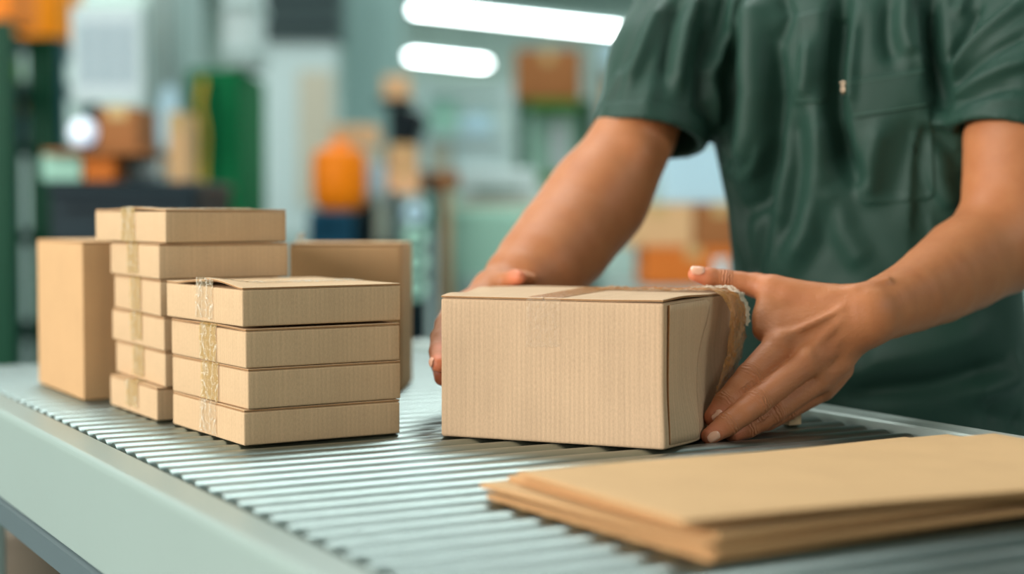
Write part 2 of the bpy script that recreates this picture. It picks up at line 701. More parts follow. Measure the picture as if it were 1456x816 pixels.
# front stack of four
grp = 'flat cartons stacked on the rollers, front pile'
fs = [  # F px, xL, xR, yaw offset deg, height
    (346, 246, 569, 3.2, .0335, 'bottom carton of the front pile of four flat taped cartons'),
    (352, 235, 570, 4.2, .0375, 'second carton from the bottom of the front pile, glossy crinkled tape'),
    (349, 233, 569, 3.8, .0380, 'third carton up in the front pile, dark creased gap along its lid'),
    (345, 237, 570, 4.6, .0365, 'top carton of the front pile, lid flap bowed up at its left end')]
z = 0.0005
tops = {}
for k, (fx, xl, xr, dy, hh, lb) in enumerate(fs):
    Fp = P(fx, 500, 1.4693)
    yaw = YAW + math.radians(dy)
    w = solve_len(Fp, yaw, .9 + z, xr)
    d = min(.186, solve_len(Fp, yaw + math.pi / 2, .9 + z, xl))
    carton('flat_carton', lb, Fp, yaw, w, d, z, hh - (.0022 if k == 2 else .0006), grp, seed=11 + k, tape_c=.47, lift=(.0060 if k == 3 else (.0012 if k == 2 else 0)),
           wob=.0007, tape_down=(.92, .97, .95, .9)[k], tmat='tape_clear' if k in (3, 0) else 'tape', step=.009)
    z += hh
z1 = z
# rear-left stack of six
grp = 'flat cartons stacked on the rollers, rear pile'
ss = [
    (222, 157, None, 1.5, .0345, 'bottom carton of the rear pile of six'),
    (234, 157, None, 0, .0370, 'second carton from the bottom of the rear pile, wrinkled tape'),
    (233, 159, None, 1, .0355, 'third carton from the bottom of the rear pile'),
    (228, 158, None, -1, .0380, 'fourth carton up in the rear pile, beside the front pile lid'),
    (227, 155, 410, 0, .0370, 'fifth carton up in the rear pile, directly under its topmost one'),
    (237, 136, 407.5, 5.5, .0350, 'topmost carton of the rear pile, jutting out to the left')]
z = 0.0005
for k, (fx, xl, xr, dy, hh, lb) in enumerate(ss):
    Fp = P(fx, 500, 1.6474)
    yaw = YAW + math.radians(dy)
    w = min(.215, solve_len(Fp, yaw, .9 + z, xr or 405))
    d = min((.185 if k < 5 else .205), solve_len(Fp, yaw + math.pi / 2, .9 + z, xl))
    carton('flat_carton', lb, Fp, yaw, w, d, z, hh - .0008, grp, seed=31 + k, tape_c=.50, wob=.0008, tape_down=(.8, .9, .85, .95, .9, .99)[k],
           lift=.002 if k == 5 else 0)
    z += hh
# tall carton at the left
Fp = G(119, 570)
yaw = YAW + math.radians(.2)
carton('tall_carton', 'tall plain carton at the left end behind the rear pile', Fp, yaw, .135, .221, .0005, .1800, None, 'kraft_warm', seed=51, tape_c=.5, tape_side=None, step=.02)
# wide carton behind, right of the rear pile
Fp = P(571, 500, 1.905)
Lp = P(411, 500, 1.912)
w = float(np.linalg.norm(Fp[:2] - Lp[:2]))
yaw = math.atan2(Fp[1] - Lp[1], Fp[0] - Lp[0])
bc = carton('wide_carton', 'wide upright carton standing behind the two piles of flat cartons', Lp, yaw, w, .115, .0005, .1765, None, 'kraft_warm', seed=61, tape_c=.5,
            tape_side=None, step=.02, r=.004)
pth = [((.010 + .0006 * k_, .012 + .0012 * math.sin(k_ * .5), .1764 + .0020 * k_), (0, -1, .1)) for k_ in range(7)]
V, Fc, UV = strip(pth, (1, 0, 0), .010, 5, amp=.0008, step=.001)
mesh_obj('loose_tape_end', V, Fc, M['film'], bc, UV, True)['label'] = 'white curled tape end sticking up'

# ------------------------------------------------------------------ the carton in the hands
F1, L1 = G(943, 641), G(627, 621)
BR = G(1048, 414, .134)
BL = np.array([-.018, 1.752])
org = L1[:2]
yaw = math.atan2(F1[1] - L1[1], F1[0] - L1[0])
ca, sa = math.cos(yaw), math.sin(yaw)


def loc2(p):
    q = np.array(p[:2]) - org
    return (q[0] * ca + q[1] * sa, -q[0] * sa + q[1] * ca)


MW, MD, MH = float(np.linalg.norm(F1[:2] - org)), .195, .1345
quad = [(0, 0), (MW, 0), loc2(BR), loc2(BL)]
mc = thing('shipping_carton', 'large kraft carton held between both hands of the worker', 'box', (org[0], org[1], .9005), yaw)
V, Fc, UV = rounded_solid(MW, MD, MH - .0024, .0030, .0065, None, .0007, 77)
# the pressed right side: buckles inwards above the fingertips, kicks out at the bottom
t = np.clip(V[:, 1] / MD, 0, 1)
zz = V[:, 2] / MH
rightside = np.clip((V[:, 0] / MW - .8) / .2, 0, 1)
V[:, 0] += rightside * (.010 * np.exp(-((zz - .02) / .25) ** 2) * np.exp(-((t - .30) / .22) ** 2) - .006 * np.exp(-((zz - .55) / .28) ** 2) * np.exp(-((t - .65) / .3) ** 2))
V = warp(V, MW, MD, quad)
mesh_obj('carton_body', V, Fc, M['kraft_main'], mc, UV, True)


def sub_slab(name, x0, x1, y0, y1, z, th, m, parent, fn=None, step=.006):
    V, Fc, UV = rounded_solid(x1 - x0, y1 - y0, th, .0009, step)
    V[:, 0] += x0
    V[:, 1] += y0
    if fn is not None:
        V[:, 2] += fn(V)
    V[:, 2] += z
    V = warp(V, MW, MD, quad)
    Va = np.array(V)
    mi = []
    for f in Fc:
        nn = np.cross(Va[f[1]] - Va[f[0]], Va[f[2]] - Va[f[0]])
        nn /= (np.linalg.norm(nn) + 1e-12)
        mi.append(1 if abs(nn[2]) < .35 else 0)
    return mesh_obj(name, V, Fc, [m, M['kraft_edge']], parent, UV, True, mi)


SX = MW * .475      # seam column: flaps meet along local y
sub_slab('top_flap', .0003, SX - .0004, .0003, MD - .0003, MH - .0022, .0022, M['kraft_main'], mc,
         lambda V: .0012 * np.exp(-((V[:, 0]) / .02) ** 2) * np.sin(V[:, 1] * 60))
sub_slab('top_flap', SX + .0004, MW - .0006, .0003, MD - .0003, MH - .0022, .0022, M['kraft_main'], mc,
         lambda V: .0020 * np.clip((V[:, 0] - SX - .06) / .05, 0, 1) * np.exp(-((V[:, 1] - .05) / .05) ** 2))
# folded-in side flap seen past the front right corner: a panel with a dark slit beside it
V, Fc, UV = [], [], []
n, mz = 22, 18
pan = []
for i in range(n + 1):
    for k in range(mz + 1):
        yy = .008 + (.118 - .008) * i / n
        z0_, z1_ = .004, MH - .0045
        edge = 1.0 - .55 * max(0, (1 - k / mz)) ** 1.3
        y2 = .008 + (yy - .008) * edge
        zz_ = z0_ + (z1_ - z0_) * k / mz - (.006 * max(0, (i / n - .85) / .15) ** 2 if k > mz * .8 else 0)
        tt, zh = y2 / MD, zz_ / MH
        x = MW + .0012 + .010 * math.exp(-((zh - .02) / .25) ** 2) * math.exp(-((tt - .30) / .22) ** 2) - .006 * math.exp(-((zh - .55) / .28) ** 2) * math.exp(-((tt - .65) / .3) ** 2)
        x += .0012 * math.exp(-((i) / 2.0) ** 2) * (k / mz)
        pan.append((x, y2, zz_))
pan = np.array(pan)
Vo = pan.copy()
Vi = pan.copy()
Vi[:, 0] -= .0016
off = len(pan)
allv = np.vstack([Vo, Vi])
for i in range(n):
    for k in range(mz):
        a = i * (mz + 1) + k
        b = a + mz + 1
        Fc.append((a, b, b + 1, a + 1))
        Fc.append((off + a, off + a + 1, off + b + 1, off + b))
rim = [k for k in range(mz + 1)] + [i * (mz + 1) + mz for i in range(1, n + 1)] + [n * (mz + 1) + k for k in range(mz - 1, -1, -1)] + [i * (mz + 1) for i in range(n - 1, 0, -1)]
nf = len(Fc)
for q in range(len(rim)):
    a, b = rim[q], rim[(q + 1) % len(rim)]
    Fc.append((a, b, off + b, off + a))
UV = [(allv[q][1] + .5, allv[q][2]) for f in Fc for q in f]
mesh_obj('side_flap', warp(allv, MW, MD, quad), Fc, [M['kraft_main'], M['kraft_edge']], mc, UV, True, [0] * nf + [1] * len(rim))
# tape over the seam: down the front, across the top
path = [((SX, -.0002, MH * .66), (0, -1, 0)), ((SX, -.0002, MH - .004), (0, -1, 0)), ((SX, .0006, MH - .0010), (0, -.7, .7)),
        ((SX, .004, MH), (0, 0, 1)), ((SX, MD - .004, MH), (0, 0, 1)), ((SX, MD, MH - .004), (0, 1, 0)), ((SX, MD, MH * .6), (0, 1, 0))]
V, Fc, UV = strip(path, (1, 0, 0), .034, 3, amp=.0003)
front = np.array([1 if np.mean([V[q][1] for q in f]) < .0015 else 0 for f in Fc])
V = warp(V, MW, MD, quad)
mesh_obj('packing_tape', V, Fc, [M['tape_dark'], M['tape_faint']], mc, UV, True, front)
# amber tape along the back edge, wrinkled up where the thumb presses, falling over the right side
yb = MD * .80
path = [((MW * .50, yb + .006, MH), (0, 0, 1)), ((MW * .8, yb, MH + .0006), (0, 0, 1)), ((MW * .93, yb - .004, MH + .0022), (0, 0, 1)),
        ((MW - .001, yb - .006, MH + .0012), (.3, 0, 1)), ((MW + .008, yb - .006, MH - .004), (.8, 0, .6)), ((MW + .014, yb - .006, MH * .86), (1, 0, .1)),
        ((MW + .013, yb - .010, MH * .6), (1, 0, 0)), ((MW + .008, yb - .03, MH * .28), (1, 0, 0))]
V, Fc, UV = strip(path, (0, 1, 0), .046, 8, amp=.0011, nw=14, ragged=.004)
V = warp(V, MW, MD, quad)
mesh_obj('packing_tape', V, Fc, M['tape_dark'], mc, UV, True)['label'] = 'wrinkled amber tape under the thumb'
path = [((MW * .86, yb + .01, MH + .002), (0, 0, 1)), ((MW + .004, yb - .002, MH + .0045), (.3, 0, 1)), ((MW + .016, yb - .008, MH - .001), (.8, 0, .6)),
        ((MW + .023, yb - .012, MH - .014), (1, 0, .2)), ((MW + .024, yb - .014, MH - .030), (1, 0, 0))]
V, Fc, UV = strip(path, (0, .8, .2), .010, 18, amp=.0012, nw=6, ragged=.003, step=.002)
V = warp(V, MW, MD, quad)
mesh_obj('loose_tape_end', V, Fc, M['film'], mc, UV, True)['label'] = 'shiny clear strip lifting off beside the hand'

# small kraft offcut behind the hand, by the far rail
q = G(1122, 606)
V, Fc, UV = rounded_solid(.016, .012, .020, .0015, .006)
o = mesh_obj('cardboard_offcut', V, Fc, M['kraft'], None, UV, True)
o.location = (q[0], q[1], .9004)
o.rotation_euler = (0, 0, .5)
tag(o, 'small kraft cardboard offcut on the rollers just right of the fingertips', 'cardboard')

# ------------------------------------------------------------------ flat cardboard sheets, front right
grp = 'cardboard sheets lying at the front right'
sheets = [  # front corner px, z, yaw deg, length, width, label
    (1012, 802, .0006, 27.0, .45, .262, 'bottom flat cardboard sheet of the pile at the front right'),
    (1010, 795, .0048, 25.6, .45, .258, 'second cardboard sheet from the bottom of the flat pile'),
    (1012, 786, .0090, 26.6, .45, .262, 'middle cardboard sheet of the flat pile at the front right'),
    (1015, 777, .0132, 25.0, .45, .258, 'cardboard sheet directly under the uppermost one of the flat pile')]
for k, (px, py, zz, yd, lw, ww, lb) in enumerate(sheets):
    Fp = G(px, 802, 0)
    V, Fc, UV = rounded_solid(lw, ww, .0038, .0008, .02)
    UVc = UV
    Va = np.array(V)
    mi = []
    for f in Fc:
        nn = np.cross(Va[f[1]] - Va[f[0]], Va[f[2]] - Va[f[0]])
        nn /= (np.linalg.norm(nn) + 1e-12)
        mi.append(1 if abs(nn[2]) < .5 else 0)
    o = mesh_obj('cardboard_sheet', V, Fc, [M['sheet'], M['sheet_edge']], None, UVc, True, mi)
    o.location = (Fp[0] + (.0, .004, -.003, .003)[k], Fp[1] + (.0, .003, .001, .005)[k], .9 + zz)
    o.rotation_euler = (0, 0, math.radians(yd + (5.5, 4.0, 6.5, 5.0)[k]))
    tag(o, lb, 'cardboard', grp)
Fp = G(972, 746, .0235)
V, Fc, UV = rounded_solid(.46, .229, .0038, .0008, .02)
V[:, 2] += .0026 * (1 - np.clip(V[:, 1] / .229, 0, 1)) * np.clip(1 - V[:, 0] / .5, 0, 1) + .0009 * np.sin(V[:, 0] * 14)
Va = np.array(V)
mi = []
for f in Fc:
    nn = np.cross(Va[f[1]] - Va[f[0]], Va[f[2]] - Va[f[0]])
    nn /= (np.linalg.norm(nn) + 1e-12)
    mi.append(1 if abs(nn[2]) < .5 else 0)
o = mesh_obj('cardboard_sheet', V, Fc, [M['sheet'], M['sheet_edge']], None, UV, True, mi)
o.location = (Fp[0], Fp[1], .9 + .0196)
o.rotation_euler = (0, 0, math.radians(26.2))
tag(o, 'uppermost cardboard sheet of the flat pile, pushed back from the others', 'cardboard', grp)

# ------------------------------------------------------------------ surfaces grown from distance fields
class Field:
    def __init__(self, lo, hi, h):
        self.lo = np.array(lo, float)
        self.h = h
        self.n = np.ceil((np.array(hi) - self.lo) / h).astype(int) + 1
        self.F = np.full(self.n, .06, np.float32)

    def blank(self):
        f = Field.__new__(Field)
        f.lo, f.h, f.n = self.lo, self.h, self.n
        f.F = np.full(self.n, .06, np.float32)
        return f

    def region(self, pts, m):
        pts = np.array(pts)
        a = np.clip(np.floor((pts.min(0) - m - self.lo) / self.h).astype(int), 0, self.n)
        b = np.clip(np.ceil((pts.max(0) + m - self.lo) / self.h).astype(int) + 1, 0, self.n)
        if np.any(b - a < 1):
            return None
        sl = tuple(slice(x, y) for x, y in zip(a, b))
        ax = [(self.lo[i] + self.h * np.arange(a[i], b[i])).astype(np.float32) for i in range(3)]
        return sl, ax[0][:, None, None], ax[1][None, :, None], ax[2][None, None, :]

    @staticmethod
    def smin(a, b, k):
        if k <= 0:
            return np.minimum(a, b)
        h = np.maximum(k - np.abs(a - b), 0)
        return np.minimum(a, b) - h * h / (4 * k)

    def cone(self, a, b, ra, rb, k=.004, n=None, s=1.0, sub=False):
        a, b = np.array(a, float), np.array(b, float)
        m = max(ra, rb) + max(k, .002) + .012
        rg = self.region([a, b], m)
        if rg is None:
            return
        sl, X, Y, Z = rg
        ab = b - a
        L2 = max(float(ab @ ab), 1e-12)
        px, py, pz = X - a[0], Y - a[1], Z - a[2]
        t = np.clip((px * ab[0] + py * ab[1] + pz * ab[2]) / L2, 0, 1)
        qx, qy, qz = px - t * ab[0], py - t * ab[1], pz - t * ab[2]
        if n is not None:
            n = np.array(n, float)
            n = n / np.linalg.norm(n)
            dn = (qx * n[0] + qy * n[1] + qz * n[2]) * (s - 1)
            qx, qy, qz = qx + dn * n[0], qy + dn * n[1], qz + dn * n[2]
        d = np.sqrt(qx * qx + qy * qy + qz * qz) - (ra + (rb - ra) * t)
        if sub:
            self.F[sl] = -self.smin(-self.F[sl], d, k)
        else:
            self.F[sl] = self.smin(self.F[sl], d, k)

    def chain(self, pts, rad, k=.004, n=None, s=1.0):
        for i in range(len(pts) - 1):
            self.cone(pts[i], pts[i + 1], rad[i], rad[i + 1], k, n, s)

    def merge(self, other, k):
        self.F = self.smin(self.F, other.F, k)

    def mesh(self):
        return surface_nets(self.F, self.lo, self.h)


def surface_nets(F, lo, h):
    S = F < 0
    nx, ny, nz = F.shape
    c = np.zeros((nx - 1, ny - 1, nz - 1), np.int8)
    for dx in (0, 1):
        for dy in (0, 1):
            for dz in (0, 1):
                c += S[dx:nx - 1 + dx, dy:ny - 1 + dy, dz:nz - 1 + dz]
    act = (c > 0) & (c < 8)
    I, J, K = np.nonzero(act)
    idx = np.full(act.shape, -1, np.int32)
    idx[I, J, K] = np.arange(len(I))
    corner = {}
    for d in [(x, y, z) for x in (0, 1) for y in (0, 1) for z in (0, 1)]:
        corner[d] = F[I + d[0], J + d[1], K + d[2]].astype(np.float64)
    acc = np.zeros((len(I), 3))
    cnt = np.zeros(len(I))
    for d in corner:
        for ax in range(3):
            if d[ax] == 0:
                e = list(d)
                e[ax] = 1
                a, b = corner[d], corner[tuple(e)]
                m = (a < 0) != (b < 0)
                t = np.where(m, a / np.where(m, a - b, 1), 0)
                p = np.array(d, float)[None, :] + np.zeros((len(I), 3))
                p[:, ax] += t
                acc[m] += p[m]
                cnt[m] += 1
    V = lo + h * (np.stack([I, J, K], 1) + acc / cnt[:, None])
    faces = []
    for ax in range(3):
        sl0 = [slice(None)] * 3
        sl1 = [slice(None)] * 3
        sl0[ax] = slice(0, -1)
        sl1[ax] = slice(1, None)
        ch = S[tuple(sl0)] != S[tuple(sl1)]
        E = np.stack(np.nonzero(ch), 1)
        o1, o2 = [a for a in range(3) if a != ax]
        E = E[(E[:, o1] > 0) & (E[:, o2] > 0) & (E[:, o1] < F.shape[o1] - 1) & (E[:, o2] < F.shape[o2] - 1)]
        q = []
        for (u, v) in ((-1, -1), (0, -1), (0, 0), (-1, 0)):
            e = E.copy()
            e[:, o1] += u
            e[:, o2] += v
            q.append(idx[e[:, 0], e[:, 1], e[:, 2]])
        q = np.stack(q, 1)
        ins = S[E[:, 0], E[:, 1], E[:, 2]]
        if ax == 1:
            ins = ~ins
        q = np.where(ins[:, None], q, q[:, ::-1])
        faces.append(q)
    return V, np.vstack(faces)


def relax(V, Fq, it=2, lam=.5):
    n = len(V)
    e = np.vstack([Fq[:, [0, 1]], Fq[:, [1, 2]], Fq[:, [2, 3]], Fq[:, [3, 0]]])
    deg = np.bincount(e[:, 0], minlength=n) + np.bincount(e[:, 1], minlength=n)
    deg = np.maximum(deg, 1)[:, None]
    for _ in range(it):
        s = np.zeros_like(V)
        for a in range(3):
            s[:, a] = np.bincount(e[:, 0], V[e[:, 1], a], n) + np.bincount(e[:, 1], V[e[:, 0], a], n)
        V = V + lam * (s / deg - V)
    return V


def vnormals(V, Fq):
    nf = np.cross(V[Fq[:, 2]] - V[Fq[:, 0]], V[Fq[:, 3]] - V[Fq[:, 1]])
    N = np.zeros_like(V)
    for a in range(3):
        for c in range(4):
            N[:, a] += np.bincount(Fq[:, c], nf[:, a], len(V))
    return N / (np.linalg.norm(N, axis=1)[:, None] + 1e-12)


def mesh_np(name, V, Fq, mats, parent, attrs=None, midx=None):
    me = bpy.data.meshes.new(name)
    me.vertices.add(len(V))
    me.vertices.foreach_set('co', V.astype(np.float32).ravel())
    me.loops.add(Fq.size)
    me.loops.foreach_set('vertex_index', Fq.astype(np.int32).ravel())
    me.polygons.add(len(Fq))
    me.polygons.foreach_set('loop_start', np.arange(0, Fq.size, 4, dtype=np.int32))
    me.polygons.foreach_set('loop_total', np.full(len(Fq), 4, np.int32))
    me.update(calc_edges=True)
    me.validate()
    me.polygons.foreach_set('use_smooth', np.ones(len(me.polygons), bool))
    for m in (mats if isinstance(mats, (list, tuple)) else [mats]):
        me.materials.append(m)
    if midx is not None and len(midx) == len(me.polygons):
        me.polygons.foreach_set('material_index', midx.astype(np.int32))
    if attrs:
        for k, v in attrs.items():
            at = me.attributes.new(k, 'FLOAT', 'POINT')
            at.data.foreach_set('value', v.astype(np.float32))
    me.update()
    return link(bpy.data.objects.new(name, me), parent)


def seg_dist(V, pts):
    best = np.full(len(V), 9.0)
    for a, b in zip(pts[:-1], pts[1:]):
        ab = b - a
        t = np.clip(((V - a) @ ab) / (ab @ ab + 1e-12), 0, 1)
        best = np.minimum(best, np.linalg.norm(V - a - t[:, None] * ab, axis=1))
    return best


# ------------------------------------------------------------------ skin and cloth
def skin_mat():
    m = bpy.data.materials.new('skin')
    m.use_nodes = True
    nt = m.node_tree
    N, L = nt.nodes, nt.links
    b = N['Principled BSDF']
    b.inputs['Roughness'].default_value = .50
    b.inputs['Specular IOR Level'].default_value = .36
    b.inputs['Subsurface Weight'].default_value = .10
    b.inputs['Subsurface Radius'].default_value = (.010, .004, .002)
    b.inputs['Subsurface Scale'].default_value = .6
    tc = N.new('ShaderNodeTexCoord')
    n1 = N.new('ShaderNodeTexNoise')
    n1.inputs['Scale'].default_value = 38
    n1.inputs['Detail'].default_value = 5
    L.new(tc.outputs['Object'], n1.inputs['Vector'])
    mx = N.new('ShaderNodeMix')
    mx.data_type = 'RGBA'
    mx.inputs['A'].default_value = srgb(164, 98, 58)
    mx.inputs['B'].default_value = srgb(188, 124, 80)
    L.new(n1.outputs['Fac'], mx.inputs['Factor'])
    at = N.new('ShaderNodeAttribute')
    at.attribute_name = 'flush'
    m2 = N.new('ShaderNodeMix')
    m2.data_type = 'RGBA'
    m2.inputs['B'].default_value = srgb(222, 128, 96)
    L.new(at.outputs['Fac'], m2.inputs['Factor'])
    L.new(mx.outputs['Result'], m2.inputs['A'])
    L.new(m2.outputs['Result'], b.inputs['Base Color'])
    v = N.new('ShaderNodeTexVoronoi')
    v.inputs['Scale'].default_value = 900
    L.new(tc.outputs['Object'], v.inputs['Vector'])
    n2 = N.new('ShaderNodeTexNoise')
    n2.inputs['Scale'].default_value = 260
    n2.inputs['Detail'].default_value = 6
    L.new(tc.outputs['Object'], n2.inputs['Vector'])
    ad = N.new('ShaderNodeMath')
    ad.operation = 'MULTIPLY_ADD'
    ad.inputs[1].default_value = .35
    L.new(v.outputs['Distance'], ad.inputs[0])
    L.new(n2.outputs['Fac'], ad.inputs[2])
    bp = N.new('ShaderNodeBump')
    bp.inputs['Strength'].default_value = .45
    bp.inputs['Distance'].default_value = .0007
    L.new(ad.outputs[0], bp.inputs['Height'])

    def attr(k):
        a = N.new('ShaderNodeAttribute')
        a.attribute_name = k
        return a.outputs['Fac']

    def mth(op, a, c, c2=None):
        q = N.new('ShaderNodeMath')
        q.operation = op
        for i_, v_ in enumerate((a, c, c2)):
            if v_ is None:
                continue
            if isinstance(v_, (int, float)):
                q.inputs[i_].default_value = v_
            else:
                L.new(v_, q.inputs[i_])
        return q.outputs[0]
    nw = N.new('ShaderNodeTexNoise')
    nw.inputs['Scale'].default_value = 110
    nw.inputs['Detail'].default_value = 3
    L.new(tc.outputs['Object'], nw.inputs['Vector'])
    ph = mth('MULTIPLY_ADD', attr('crease_t'), 1900.0, mth('MULTIPLY', nw.outputs['Fac'], 16.0))
    wv_ = mth('MULTIPLY', mth('SINE', ph, 0), attr('crease_m'))
    # fine crossing wrinkles on the back of the hand
    mp_ = N.new('ShaderNodeMapping')
    mp_.inputs['Scale'].default_value = (1, 1, 2.2)
    mp_.inputs['Rotation'].default_value = (0, .7, 0)
    L.new(tc.outputs['Object'], mp_.inputs['Vector'])
    n3 = N.new('ShaderNodeTexNoise')
    n3.inputs['Scale'].default_value = 120
    n3.inputs['Detail'].default_value = 8
    n3.inputs['Roughness'].default_value = .7
    L.new(mp_.outputs['Vector'], n3.inputs['Vector'])
    hb = mth('MULTIPLY', mth('MULTIPLY', n3.outputs['Fac'], attr('hand_back')), 2.2)
    tot_ = mth('ADD', wv_, hb)
    b2 = N.new('ShaderNodeBump')
    b2.inputs['Strength'].default_value = .65
    b2.inputs['Distance'].default_value = .0008
    L.new(tot_, b2.inputs['Height'])
    L.new(bp.outputs['Normal'], b2.inputs['Normal'])
    L.new(b2.outputs['Normal'], b.inputs['Normal'])
    return m


M['skin'] = skin_mat()
M['nail'] = mat('fingernail', srgb(226, 170, 140), .28, noise=.03, nscale=60)


def cloth(name, col, rough=.72, weave=1400):
    m = mat(name, col, rough, noise=.06, nscale=9, bump=.25, bscale=weave)
    b = m.node_tree.nodes['Principled BSDF']
    b.inputs['Specular IOR Level'].default_value = .3
    b.inputs['Sheen Weight'].default_value = .06
    b.inputs['Sheen Roughness'].default_value = .4
    b.inputs['Sheen Tint'].default_value = (.55, .8, .7, 1)
    return m


M['shirt'] = cloth('green_twill', srgb(33, 63, 52), .50)
M['thread'] = mat('green_thread', srgb(64, 98, 84), .6)
M['trouser'] = cloth('dark_green_trouser', srgb(34, 54, 48))
M['hair'] = mat('black_hair', (.012, .010, .009, 1), .4, noise=.3, nscale=60, bump=.6, bscale=150)
M['shoe'] = mat('black_leather', (.02, .02, .02, 1), .4, noise=.1)
M['sole'] = mat('rubber_sole', (.05, .05, .05, 1), .7)
M['zip'] = mat('zip_metal', srgb(190, 165, 140), .3, .9)

# person frame: l = towards the worker's left (picture right), f = facing
PC = np.array([.445, 1.985, 0.])
fa = math.radians(27)
fv = np.array([-math.sin(fa), -math.cos(fa), 0.])
lv = np.array([math.cos(fa), -math.sin(fa), 0.])


def body(l, f, z):
    return PC + lv * l + fv * f + np.array([0, 0, z])


# ---- joints
SL_ = P(1498, -12, 1.84)     # left shoulder (picture right)
EL_ = P(1436, 338, 1.765)    # left elbow
WL_ = P(1240, 446, 1.600)    # left wrist
SR_ = P(985, -12, 2.04)
ER_ = P(850, 282, 1.925)
WR_ = P(706, 422, 1.775)

# ---- left hand and arm (the one in focus)
lo = np.array([.145, 1.40, .89])
hi = np.array([.68, 1.93, 1.42])
fld = Field(lo, hi, .0017)
up = lambda px, py, y: P(px, py, y)


def R_(rpx, y):
    return rpx * y / FPX


def finger(F, joints, k=.0025):
    pts = [P(a, b, y) for a, b, y, r in joints]
    rad = [R_(r, y) for a, b, y, r in joints]
    F.chain(pts, rad, k)
    return pts, rad


fing = fld.blank()
hL = {}
hL['index'] = finger(fing, [(1128, 484, 1.590, 22), (1104, 497, 1.578, 22.5), (1066, 535, 1.552, 19.8), (1050, 553, 1.545, 18.6), (1032, 573, 1.538, 18.2), (1015, 593, 1.530, 14.5)])
t2 = fld.blank()
hL['middle'] = finger(t2, [(1172, 496, 1.590, 21), (1142, 519, 1.572, 21), (1076, 572, 1.532, 19.5), (1056, 587, 1.522, 17.8), (1034, 603, 1.515, 17), (1009, 620, 1.506, 12.8)])
fing.F = np.minimum(fing.F, t2.F)
t2 = fld.blank()
hL['ring'] = finger(t2, [(1190, 514, 1.600, 20), (1160, 541, 1.588, 20), (1098, 586, 1.556, 18), (1080, 598, 1.548, 16.5), (1062, 608, 1.540, 15.5), (1042, 617, 1.532, 12.5)])
fing.F = np.minimum(fing.F, t2.F)
t2 = fld.blank()
hL['pinky'] = finger(t2, [(1196, 524, 1.618, 18), (1170, 553, 1.606, 17), (1119, 583, 1.586, 15), (1104, 592, 1.580, 14), (1092, 599, 1.574, 13), (1078, 606, 1.568, 10.5)])
fing.F = np.minimum(fing.F, t2.F)
t2 = fld.blank()
hL['thumb'] = finger(t2, [(1150, 432, 1.612, 22), (1100, 411, 1.622, 19), (1076, 406, 1.630, 18), (1052, 401, 1.632, 15), (1030, 397, 1.632, 13.5), (1008, 394, 1.630, 14.0), (989, 390, 1.628, 11)])
fing.F = np.minimum(fing.F, t2.F)
pal = fld
dn = np.array([.12, -.95, .18])      # back of the hand faces the camera
wr = WL_
for (px, py, y, r) in ((1106, 478, 1.592, 21), (1140, 500, 1.588, 20.5), (1160, 522, 1.598, 19.5), (1174, 542, 1.612, 17)):
    pal.cone(P(1222, 450, 1.604), P(px, py, y), R_(27, 1.6), R_(r, y), .016)
pal.cone(P(1205, 470, 1.604), P(1176, 528, 1.612), R_(26, 1.6), R_(20, 1.6), .016)
pal.cone(P(1200, 430, 1.606), P(1120, 424, 1.616), R_(20, 1.6), R_(16, 1.6), .014)
pal.cone(P(1118, 424, 1.614), P(1090, 452, 1.606), R_(17, 1.6), R_(17, 1.6), .010)    # thumb web
pal.cone(P(1170, 445, 1.606), P(1108, 462, 1.600), R_(20, 1.6), R_(20, 1.6), .012)
pal.cone(P(1090, 418, 1.618), P(1083, 470, 1.598), R_(14, 1.6), R_(13, 1.6), .010)
pal.cone(P(1180, 420, 1.606), P(1096, 404, 1.620), R_(15, 1.6), R_(12, 1.6), .012)
# wrist and forearm
t3 = fld.blank()
t3.chain([P(1222, 448, 1.604), WL_, P(1262, 436, 1.618), P(1297, 421, 1.645), P(1332, 402, 1.68), P(1372, 376, 1.722), P(1412, 352, 1.755), P(1440, 336, 1.77)],
          [R_(38, 1.6), R_(42, 1.6), R_(46, 1.62), R_(51, 1.645), R_(59, 1.68), R_(67, 1.72), R_(69, 1.755), R_(66, 1.77)], .0015, dn, 1.10)
t2 = fld.blank()
t2.chain([P(1440, 336, 1.77), P(1441, 268, 1.785), P(1446, 200, 1.80), P(1462, 100, 1.82), SL_], [R_(64, 1.77), R_(71, 1.785), R_(74, 1.8), R_(58, 1.82), R_(46, 1.84)], .0015)
t3.merge(t2, .030)
pal.merge(t3, .018)
# tendons, veins and knuckles on the back of the hand
for (a, b) in (((1196, 440, 1.582), (1112, 480, 1.572)), ((1200, 452, 1.581), (1146, 502, 1.570)), ((1202, 466, 1.583), (1164, 524, 1.582))):
    pal.cone(P(*a), P(*b), .0012, .0026, .008)
for (px, py, y, r) in ((1109, 486, 1.570, 11), (1145, 510, 1.566, 11), (1163, 531, 1.579, 10), (1174, 548, 1.594, 9)):
    c = P(px, py, y)
    pal.cone(c, c + .001, R_(r, y), R_(r, y), .010)
pal.chain([P(1214, 470, 1.583), P(1188, 486, 1.580), P(1172, 484, 1.578), P(1156, 494, 1.574), P(1150, 520, 1.572)], [.0010, .0015, .0016, .0014, .0008], .005)
pal.chain([P(1250, 470, 1.586), P(1218, 487, 1.585), P(1196, 508, 1.587)], [.001, .0015, .001], .005)
pal.chain([P(1262, 398, 1.600), P(1215, 414, 1.594), P(1170, 424, 1.598)], [.0022, .0018, .0006], .010)
pal.merge(fing, .0060)
V, Fq = pal.mesh()
V = relax(V, Fq, 3)
Nn = vnormals(V, Fq)
